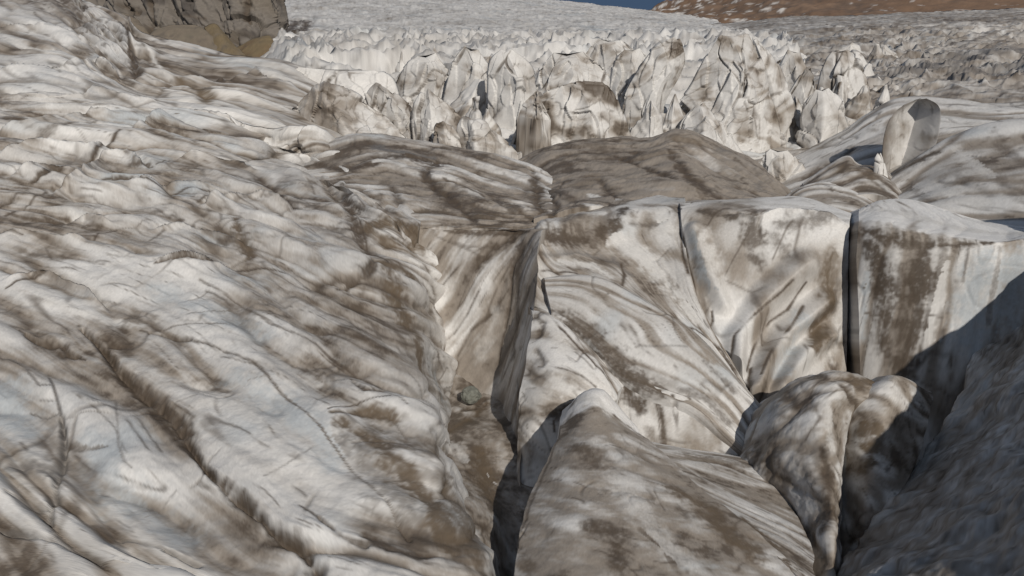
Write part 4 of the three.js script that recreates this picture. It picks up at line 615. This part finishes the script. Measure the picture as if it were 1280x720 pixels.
thing(sheet('ice_wall', [
  [[1072, 268, 120], [1130, 255, 120], [1200, 272, 112], [1300, 290, 104], [1440, 300, 98]],
  [[1074, 262, 104], [1096, 252, 108], [1130, 249, 110], [1165, 258, 107], [1220, 276, 101], [1300, 286, 96], [1440, 294, 90]],
  [[1073, 268, 99], [1100, 265, 99], [1140, 275, 96], [1200, 288, 93], [1245, 295, 91], [1300, 292, 90], [1440, 300, 85]],
  [[1073, 274, 95], [1100, 276, 92.6], [1140, 286, 90], [1200, 296, 88], [1245, 302, 86.4], [1300, 297, 85.6], [1440, 304, 80]],
  [[1072, 290, 92.4], [1104, 294, 90], [1150, 303, 88], [1220, 310, 86], [1300, 304, 84.6], [1440, 312, 79.4]],
  [[1070, 330, 90.6], [1112, 335, 88], [1160, 335, 86.6], [1230, 335, 85], [1300, 335, 83.6], [1440, 345, 78.6]],
  [[1073, 390, 88.8], [1122, 390, 86.6], [1182, 390, 85], [1300, 390, 82.6], [1440, 400, 77.6]],
  [[1075, 470, 86.4], [1122, 470, 84], [1184, 470, 82], [1300, 470, 80], [1440, 480, 75.6]],
  [[1080, 560, 83.4], [1132, 560, 81], [1204, 560, 79], [1300, 560, 76], [1440, 560, 72]],
], 260, 260, { amp: 0.18, film: 0.06, heavy: -0.38, la: 3.4, lb: 22, sa: 1.5, sb: 11, skew: 0.22, crease: 0.3, rough: 1.8, lip: [0.02, 0.4, -0.2], skirt: [8, 6, 16, 2], skirtDir: [[0, -1, -0.2], [0, -1, 0], [0.1, -0.3, -1], [0, -1, 0]],
  marks: [[1, 0, 2, [[1080, 264, 7], [1110, 264, 10], [1150, 273, 11], [1200, 285, 10], [1260, 293, 8], [1300, 292, 8]]], [0.9, 1, 0, [[1082, 290, 7], [1110, 300, 10], [1150, 308, 11], [1180, 306, 7], [1240, 304, 3]]], [0.8, 0, 0, [[1085, 305, 8], [1100, 330, 12], [1105, 380, 11], [1108, 430, 10]]], [0.85, 0, 0, [[1150, 315, 14], [1148, 350, 16], [1140, 400, 16], [1130, 450, 14]]], [0.6, 0, 0, [[1180, 310, 7], [1175, 340, 6], [1160, 380, 6]]], [0.7, 2, 0, [[1080, 394, 1.2], [1110, 396, 1.2], [1150, 392, 1.2], [1178, 398, 1]]],
    [0.6, 0, 3, [[1084, 340, 4], [1080, 380, 4], [1080, 420, 5]]], [0.7, 0, 2, [[1182, 330, 4], [1172, 370, 5], [1160, 420, 5]]], [0.7, 0, 3, [[1230, 320, 10], [1220, 360, 14], [1210, 420, 16]]], [0.7, 0, 3, [[1270, 330, 12], [1260, 390, 16]]], [0.6, 0, 1, [[1250, 310, 3], [1244, 350, 4], [1235, 400, 4]]], [0.6, 0, 1, [[1210, 312, 3], [1202, 350, 3]]]] }),  // blue marks towards the right paint in the bluish shadow on the wall
  'tall streaked ice wall with a white lip right of the dark crack, half in shadow', 'ice wall');
// ---- steep ridge on the right; its crest, outside the picture, throws the shadow
thing(sheet('ice_ridge', [
  [[54, 2, -86], [59, 6, -86], [65, 14, -86], [72, 25, -84], [100, 8, -84]],
  [[44, -4, -74], [50, 1, -74], [57, 8, -73], [66, 21, -72], [95, 8, -72]],
  [[33, -6, -62], [40, -1, -61], [49, 6, -60], [60, 19.5, -57], [85, 8, -56]],
  [[21, -5, -47], [29, 0, -46], [38, 7, -44], [50, 20, -40], [76, 10, -38]],
  [[14, -5, -36], [22, 0, -34], [31, 8, -30], [45, 20, -26], [72, 12, -22]],
  [[6, -8, -22], [14, -2, -20], [25, 6, -16], [41, 21.5, -11], [68, 14, -8]],
  [[2, -10, -8], [10, -3, -6], [21, 6, -2], [35, 25, 4], [64, 16, 10]],
  [[2, -10, 6], [10, -3, 8], [20, 6, 10], [33, 26, 18], [60, 16, 22]],
], 460, 340, { world: true, amp: 0.7, fine: 0.8, film: 0.3, heavy: -0.2, tw: 0.3, la: 8, lb: 9, sa: 3, sb: 3, skew: 0.3, rough: 2.4, lump: 1.6, extra: q => 2.6 * fbm(q.x / 16, q.y / 16, q.z / 16 + 3, 3) + 0.5 * Math.abs(noise(q.x / 3, q.y / 3, q.z / 3)), skirt: [4, 4, 4, 30],
  marks: [[0.6, 0, 3, [[1130, 580, 12], [1150, 560, 14], [1190, 530, 12], [1230, 480, 10]]], [0.5, 0, 3, [[1085, 660, 10], [1110, 650, 12], [1140, 620, 10]]], [0.7, 0, 2, [[1238, 500, 2], [1242, 494, 2.5]]]] }),
  'steep dark ice ridge lying in shadow opposite the streaked wall', 'ice ridge');

// ================================================================ pinnacles of the broken zone
// left, right and front edges as lines from the top down; d: distance
const lineY = (P, n) => evenLine(P.map(p => [p[0], p[1], 0]), n);
function serac(name, d, left, right, keel, o = {}) {
  const dn = o.facet ? 1 : 1.15, nv = Math.round((o.nv ?? 60) * dn) + 7, E = (o.ne ?? [26, 26, 10, 10]).map((n, i) => i < 2 ? Math.round(n * dn) : n), seed = (seedCount++) * 7.3, L = d / 100;
  const l = lineY(left, nv - 7), r = lineY(right, nv - 7), k = lineY(keel, nv - 7), M = E.reduce((a, b) => a + b, 0);
  const wide = Math.abs(right[right.length - 1][0] - left[left.length - 1][0]) * d / F;
  const bulge = (o.bulge ?? 0.35) * wide, thick = (o.thick ?? 0.5) * wide;
  const P = new Float32Array(M * nv * 3), idx = [], drop = nv - 7;
  for (let j = 0; j < nv; j++) {
    const jj = Math.min(j, drop - 1), v = jj / (drop - 1), pr = Math.pow(v, 0.65) * 0.94 + 0.06, A = at(l[jj][0], l[jj][1], d + (o.dl ?? 0)), C = at(r[jj][0], r[jj][1], d + (o.dr ?? 0)), B = at(k[jj][0], k[jj][1], d - bulge * pr); if (j >= drop) { const h = 1.1 * L * (j - drop + 1); A[1] -= h; B[1] -= h; C[1] -= h; }
    const D = [(A[0] + C[0]) / 2, Math.max(A[1], C[1]) - 0.3 * L, -(d + thick * pr)], R = [A, B, C, D]; let w = j * M;
    for (let e = 0; e < 4; e++) for (let i = 0; i < E[e]; i++) { const t = i / E[e], p = R[e], q = R[(e + 1) % 4], p0 = R[(e + 3) % 4], q1 = R[(e + 2) % 4], m = o.round ?? 0; for (let c = 0; c < 3; c++) P[w * 3 + c] = lerp(lerp(p[c], q[c], t), spline(p0[c], p[c], q[c], q1[c], t), m); w++; }
  }
  for (let j = 0; j < nv - 1; j++) for (let i = 0; i < M; i++) { const a = j * M + i, b = j * M + (i + 1) % M; idx.push(a, a + M, b, b, a + M, b + M); }
  const g = new THREE.BufferGeometry(); g.setAttribute('position', new THREE.BufferAttribute(P, 3)); g.setIndex(idx); g.computeVertexNormals();
  const Nn = g.attributes.normal.array, col = new Float32Array(P.length), c = [0, 0, 0], A = o.amp ?? 1, tilt = o.tilt ?? 0.25, bands = o.bands ?? 0.4;
  const mix = (a, t) => { c[0] += (a[0] - c[0]) * t; c[1] += (a[1] - c[1]) * t; c[2] += (a[2] - c[2]) * t; };
  const Q = new Float32Array(P);
  for (let n = 0; n < M * nv; n++) {
    const x = P[n * 3] / L, y = P[n * 3 + 1] / L, z = P[n * 3 + 2] / L, v = Math.floor(n / M) / (nv - 1);
    const w = noise(x / 4, y / 4, z / 4 + seed), f1 = Math.abs(noise(x / 2.2 + w * 0.5, y / 7, z / 2.2 + seed)) * 2, f2 = Math.abs(noise(x / 1.1, y / 1.6 + w, z / 1.1 + seed)) * 2, f3 = fbm(x / 5, y / 5, z / 5 + seed, 2), f4 = fbm(x * 1.2, y * 1.2, z * 1.2, 2);
    const fs = o.facet ?? 1, big = cells(x / 3.0 / fs + w * 0.5, y / 7.5 / fs + w * 0.3, z / 3.0 / fs + seed, 3), bp = big.plane, be = big.edge, sm = cells(x / 1.2 / fs, y / 2.6 / fs + w, z / 1.2 / fs + seed, 17), crack = (1 - sst(0.008, 0.06, be)) * sst(-0.3, 0.3, f3 + w * 0.4);
    const dsp = A * L * (0.5 * bp * fs + 0.2 * sm.plane * fs + 0.12 * Math.min(f1, 0.8) + 0.16 * f3 + 0.05 * f4 - 0.2 * crack) * sst(-0.05, 0.22, v);
    for (let m = 0; m < 3; m++) Q[n * 3 + m] = P[n * 3 + m] + Nn[n * 3 + m] * dsp;
    c[0] = CLEAN[0]; c[1] = CLEAN[1]; c[2] = CLEAN[2];
    const by = y + x * tilt + w * 2.2 - (x * x) * 0.0, b1 = noise(by / 1.1, x / 14, seed), b2 = noise(by / 0.55, x / 9, seed + 4), pt = fbm(x / 4, y / 4, z / 4 + seed + 9, 3), fine = fbm(x / 1.2, y / 1.2, z / 1.2 + seed, 3);
    mix(WHITE, 0.7 * sst(-0.2, 0.4, -pt + (o.white ?? 0.1)));
    mix(FILM, 0.85 * sst(-0.1, 0.6, pt * 0.8 + b1 * bands + b2 * bands * 0.6 + fine * 0.35 + (o.film ?? 0)));
    mix(DIRT, 0.85 * sst(0.15, 0.55, pt * 0.9 + fine * 0.5 + b1 * bands * 0.7 + (o.heavy ?? -0.2)));
    mix(FILM, 0.8 * Math.min(1, bands) * (1 - sst(0.02, 0.12, Math.abs(b2))) * sst(-0.25, 0.25, fine + pt)); if (o.edgeDirt) { const i = n % M; if (i < E[0] * 0.3 || i > M - E[3] * 0.5) mix(DIRT, o.edgeDirt * sst(0.35, -0.1, i < E[0] ? i / E[0] + fine * 0.12 - 0.05 : 0)); }
    mix(DIRT, 0.8 * crack * sst(-0.4, 0.2, fine + 0.1)); mix(DIRT, 0.4 * (1 - sst(0, 0.1, sm.edge)) * sst(0.0, 0.4, fine + (o.film ?? 0)));
    if (o.rim) mix(DIRT, o.rim * (1 - sst(0.04, 0.2, Math.min(v + fine * 0.1, 1))));
    const gn = 1 + 0.1 * noise(x * 5, y * 5, z * 5); for (let m = 0; m < 3; m++) col[n * 3 + m] = c[m] * gn;
  }
  return finish(name, Q, col, new Uint32Array(idx), o);
}
const S = (label, ...a) => tag(serac('serac', ...a), label, 'ice pinnacle');
S('grey tent shaped ice peak with a dark front edge near the cream wall', 168, [[405, 101], [385, 116], [370, 132], [362, 160]], [[405, 101], [440, 116], [475, 140], [512, 172]], [[405, 103], [407, 128], [424, 148], [440, 170]], { film: 0.28, nv: 80, ne: [40, 46, 12, 12], bands: 0.2, rim: 0.4 });
S('leaning ice peak with a dark crust on its right edge', 172, [[470, 103], [455, 122], [450, 145], [455, 175]], [[470, 103], [496, 118], [514, 140], [530, 178]], [[471, 106], [492, 126], [506, 145], [512, 178]], { film: 0.15, heavy: -0.1, nv: 80, ne: [40, 30, 12, 12], rim: 0.5 });
S('pointed grey ice peak with a straight front edge between leaning peaks', 168, [[535, 110], [520, 130], [516, 155], [518, 182]], [[535, 110], [558, 128], [580, 148], [604, 180]], [[535, 112], [538, 135], [540, 160], [541, 182]], { film: 0.2, nv: 80, ne: [34, 40, 12, 12], bands: 0.2 });
S('small dark ice hump at the foot of the pointed grey peak', 160, [[554, 151], [545, 162], [540, 182]], [[554, 151], [566, 162], [580, 185]], [[555, 153], [556, 168], [558, 184]], { film: 0.3 });
S('long ice fin with a pale rounded end and a dark sloping back', 160, [[580, 145], [571, 160], [573, 182]], [[582, 145], [610, 158], [636, 178], [652, 192]], [[583, 147], [592, 160], [594, 184]], { film: 0.18, rim: 0.6, nv: 70, ne: [26, 40, 10, 10] });
S('broad cream coloured wall of clean ice below the far icefall', 205, [[372, 84], [360, 100], [345, 140]], [[470, 88], [492, 100], [505, 145]], [[425, 88], [440, 105], [430, 145]], { film: -0.35, heavy: -0.6, white: 0.35, bulge: 0.2, nv: 60, ne: [50, 40, 12, 12], bands: 0.15, amp: 0.7 });
S('large smooth upright ice block with a clean face in the broken zone', 190, [[626, 62], [612, 80], [610, 120], [608, 170]], [[640, 62], [664, 84], [672, 130], [684, 172]], [[633, 65], [648, 100], [652, 135], [654, 172]], { film: -0.12, heavy: -0.45, white: 0.2, nv: 90, ne: [44, 34, 12, 12], bands: 0.15, amp: 0.8 });
S('rounded brown stained ice hump among white pinnacles', 172, [[715, 103], [685, 112], [662, 128], [648, 150], [640, 185]], [[720, 102], [750, 102], [765, 112], [778, 140], [790, 185]], [[720, 106], [735, 130], [742, 155], [745, 185]], { film: 0.35, heavy: 0.18, nv: 80, ne: [50, 40, 12, 12], bulge: 0.22 });
S('small dark pointed ice flake beside the brown stained hump', 166, [[672, 111], [658, 124], [646, 145]], [[672, 111], [680, 125], [690, 150]], [[672, 113], [672, 130], [670, 150]], { film: 0.4, heavy: 0.05 });
S('pale ice block with upright flutes behind the brown stained hump', 200, [[780, 62], [768, 80], [762, 110], [758, 160]], [[800, 60], [814, 80], [812, 120], [815, 160]], [[790, 64], [790, 95], [784, 130], [782, 160]], { film: 0.02, nv: 70 });
S('leaning striped ice fin crossed by dark bands', 188, [[842, 46], [818, 60], [800, 85], [780, 120], [770, 175]], [[850, 48], [857, 75], [848, 100], [832, 130], [826, 180]], [[847, 50], [840, 85], [822, 115], [808, 180]], { film: 0.22, heavy: 0.0, bands: 0.9, tilt: -0.7, nv: 100, ne: [40, 30, 12, 12] });
S('tallest ice pinnacle, broad and crossed by fine level bands', 182, [[900, 44], [880, 75], [862, 110], [838, 145], [820, 200]], [[935, 42], [950, 70], [960, 110], [975, 160], [985, 205]], [[915, 46], [930, 85], [935, 120], [915, 160], [905, 205]], { film: 0.02, heavy: -0.25, bands: 0.75, tilt: 0.1, nv: 120, ne: [70, 40, 14, 14], bulge: 0.28 });
S('narrow ice buttress leaning on the tallest pinnacle', 186, [[940, 46], [945, 80], [955, 130], [950, 200]], [[946, 48], [970, 80], [990, 130], [1005, 200]], [[943, 50], [958, 90], [968, 140], [962, 200]], { film: 0.12, nv: 80, bands: 0.5, tilt: -1 });
S('rounded white ice block at the foot of the pale ridge', 182, [[1020, 112], [1005, 130], [1000, 165], [985, 215]], [[1036, 110], [1052, 130], [1062, 165], [1080, 200]], [[1028, 114], [1030, 145], [1026, 175], [1020, 212]], { film: -0.18, heavy: -0.45, white: 0.25, nv: 70, bands: 0.3 });
S('shattered pale ice stack between the tallest pinnacle and the white block', 205, [[985, 62], [975, 85], [965, 120], [960, 170]], [[1000, 66], [1010, 90], [1020, 120], [1030, 170]], [[992, 66], [996, 95], [994, 130], [994, 170]], { film: 0.0, nv: 70 });
S('shattered grey ice stack with blue cracks above the pale ridge', 210, [[1040, 64], [1028, 85], [1020, 120], [1012, 170]], [[1060, 62], [1078, 85], [1090, 120], [1100, 160]], [[1050, 66], [1056, 95], [1058, 130], [1056, 165]], { film: 0.15, nv: 70 });
S('broad leaning pale ice block behind the pointed grey peak', 215, [[522, 70], [502, 90], [484, 128]], [[545, 66], [566, 95], [584, 132]], [[532, 72], [546, 100], [540, 130]], { film: -0.1, nv: 70, ne: [36, 30, 10, 10] });
S('pale upright ice block left of the large smooth block', 206, [[580, 58], [564, 82], [554, 130]], [[598, 62], [614, 92], [624, 135]], [[588, 64], [594, 95], [588, 132]], { film: -0.05, nv: 70, ne: [36, 30, 10, 10] });
S('wide pale ice block behind the brown stained hump', 216, [[692, 66], [676, 86], [664, 126]], [[730, 64], [754, 84], [772, 124]], [[708, 70], [718, 96], [712, 124]], { film: 0.0, nv: 70, ne: [44, 40, 10, 10], bands: 0.6 });
S('wide slanting ice ridge behind the leaning striped fin', 240, [[748, 48], [730, 68], [718, 108]], [[778, 50], [800, 70], [818, 112]], [[760, 52], [778, 80], [776, 110]], { film: 0.05, nv: 70, ne: [40, 40, 10, 10], bands: 0.6, tilt: -0.8 });
S('low slanting ice ridge running down from the tallest pinnacle', 172, [[872, 128], [850, 150], [836, 196]], [[880, 128], [905, 160], [935, 206]], [[876, 132], [884, 165], [880, 204]], { film: -0.05, nv: 60, ne: [30, 36, 10, 10] });
S('slanting dark edged ice ridge rising beside the white block', 196, [[1008, 84], [985, 120], [968, 175]], [[1014, 84], [1022, 120], [1014, 175]], [[1012, 88], [1004, 125], [990, 175]], { film: 0.1, nv: 70, ne: [36, 24, 10, 10], rim: 0.5 });
S('pale broken ice heap in the gap between the dark dome and the pale ridge', 158, [[962, 186], [950, 204], [940, 244]], [[985, 188], [1002, 206], [1016, 244]], [[972, 190], [976, 212], [974, 244]], { film: 0.0, white: 0.15 });
{ // the many smaller pinnacles between and behind them
  const R = mulberry(4242), spots = [], G = 'small pinnacles below the icefall';
  const far = y => y < 62 ? lerp(600, 390, (y - 30) / 32) : y < 100 ? lerp(390, 280, (y - 62) / 38) : lerp(280, 195, (y - 100) / 60);
  for (let n = 0; n < 4000 && spots.length < 130; n++) {
    const x = 470 + R() * 640, base = 78 + R() * 100 - (x > 950 ? 10 : 0), big = 0.5 + 0.5 * (base - 70) / 100, h = (20 + R() * 46) * big, w = (14 + R() * R() * 44) * big;
    if (base - h < 46 || (x < 540 && base > 120)) continue;
    if (spots.some(s => Math.abs(s[0] - x) < (s[3] + w) * 0.36 && Math.abs(s[1] - base) < 7)) continue;
    spots.push([x, base, h, w]);
  }
  for (const [x, b, h, w] of spots) {
    const lean = (R() - 0.3) * w * 1.1, t = x + lean, j = () => (R() - 0.5) * w * 0.5, y0 = b - h, fl = R() * w * 0.3;
    const ke = x + (R() - 0.5) * w * 0.8, fm = (R() - 0.55) * 0.5, dk = R() < 0.22, bd = 0.25 + R() * 0.6;
    const look = `small ${h > w * 2 ? 'slender' : 'stout'} ${dk ? 'brown stained' : fm > 0.05 ? 'grey' : 'white'} ice pinnacle ${b > 120 ? 'crowded behind the silty mounds' : 'crowded below the far icefall'}`;
    tag(serac('serac', far(b), [[t - fl, y0 + R() * 3], [lerp(t, x - w, 0.35) + j() * 0.5, y0 + h * 0.35], [x - w * 0.9 + j() * 0.4, y0 + h * 0.75], [x - w * 1.1, b + 14]], [[t + fl, y0 + R() * 3], [lerp(t, x + w, 0.4) + j() * 0.5, y0 + h * 0.35], [x + w * 0.9 + j() * 0.4, y0 + h * 0.75], [x + w * 1.1, b + 14]], [[t, y0 + 1], [lerp(t, ke, 0.4) + j() * 0.4, y0 + h * 0.4], [ke, b + 14]],
      { nv: 30, ne: [14, 14, 6, 6], film: fm, heavy: dk ? 0 : -0.3, bands: bd, tilt: (R() - 0.5) * 2, bulge: 0.25 + R() * 0.3, facet: 0.85, amp: 0.9 }), look, 'ice pinnacle', G);
  }
}
tag(serac('ice_fin', 146, [[1150, 123], [1126, 134], [1112, 150], [1104, 178], [1103, 222], [1104, 250]], [[1158, 123], [1172, 131], [1176, 146], [1170, 180], [1150, 215], [1150, 250]], [[1154, 124], [1160, 138], [1158, 165], [1146, 200], [1134, 250]], { bulge: -0.10, thick: 0.4, film: 0.02, heavy: -0.4, nv: 90, ne: [50, 30, 20, 20], dl: -1.5, dr: -4.5, bands: 0.2, amp: 0.12, round: 0.55, tilt: 3, white: 0.1, edgeDirt: 0.8, rim: 0.2 }), 'thin curved ice fin standing upright on the pale ridge', 'ice fin');
tag(serac('serac', 128, [[1097, 191], [1093, 203], [1091, 230]], [[1101, 191], [1106, 206], [1112, 235]], [[1099, 193], [1100, 208], [1101, 234]], { film: -0.2, white: 0.3, heavy: -0.5, amp: 0.25, round: 0.6, bands: 0.1 }), 'small clean ice tooth leaning beside the thin fin', 'ice pinnacle');
{ // boulder at the crevasse head
  const g = new THREE.IcosahedronGeometry(1.15, 12), p = g.attributes.position, col = new Float32Array(p.count * 3), o = at(588, 493, 85.2);
  for (let i = 0; i < p.count; i++) {
    const v = new THREE.Vector3().fromBufferAttribute(p, i), n = v.clone().normalize(), f = 1 + 0.35 * fbm(n.x * 0.9 + 3, n.y * 0.9, n.z * 0.9, 3) + 0.05 * fbm(n.x * 5, n.y * 5, n.z * 5, 2); v.multiplyScalar(f); p.setXYZ(i, v.x * 1.0, v.y * 0.8, v.z);
    const h = 0.75 + 0.35 * fbm(n.x * 3, n.y * 3, n.z * 3, 3); col.set([0.21 * h, 0.215 * h, 0.185 * h], i * 3);
  }
  g.setAttribute('color', new THREE.BufferAttribute(col, 3)); g.computeVertexNormals();
  const m = new THREE.Mesh(g, rockMat); m.name = numbered('boulder'); m.position.set(...o); m.castShadow = m.receiveShadow = true; scene.add(m);
  tag(m, 'greenish grey boulder lodged on the brown crevasse floor', 'boulder');
}
renderer.render(scene, camera);
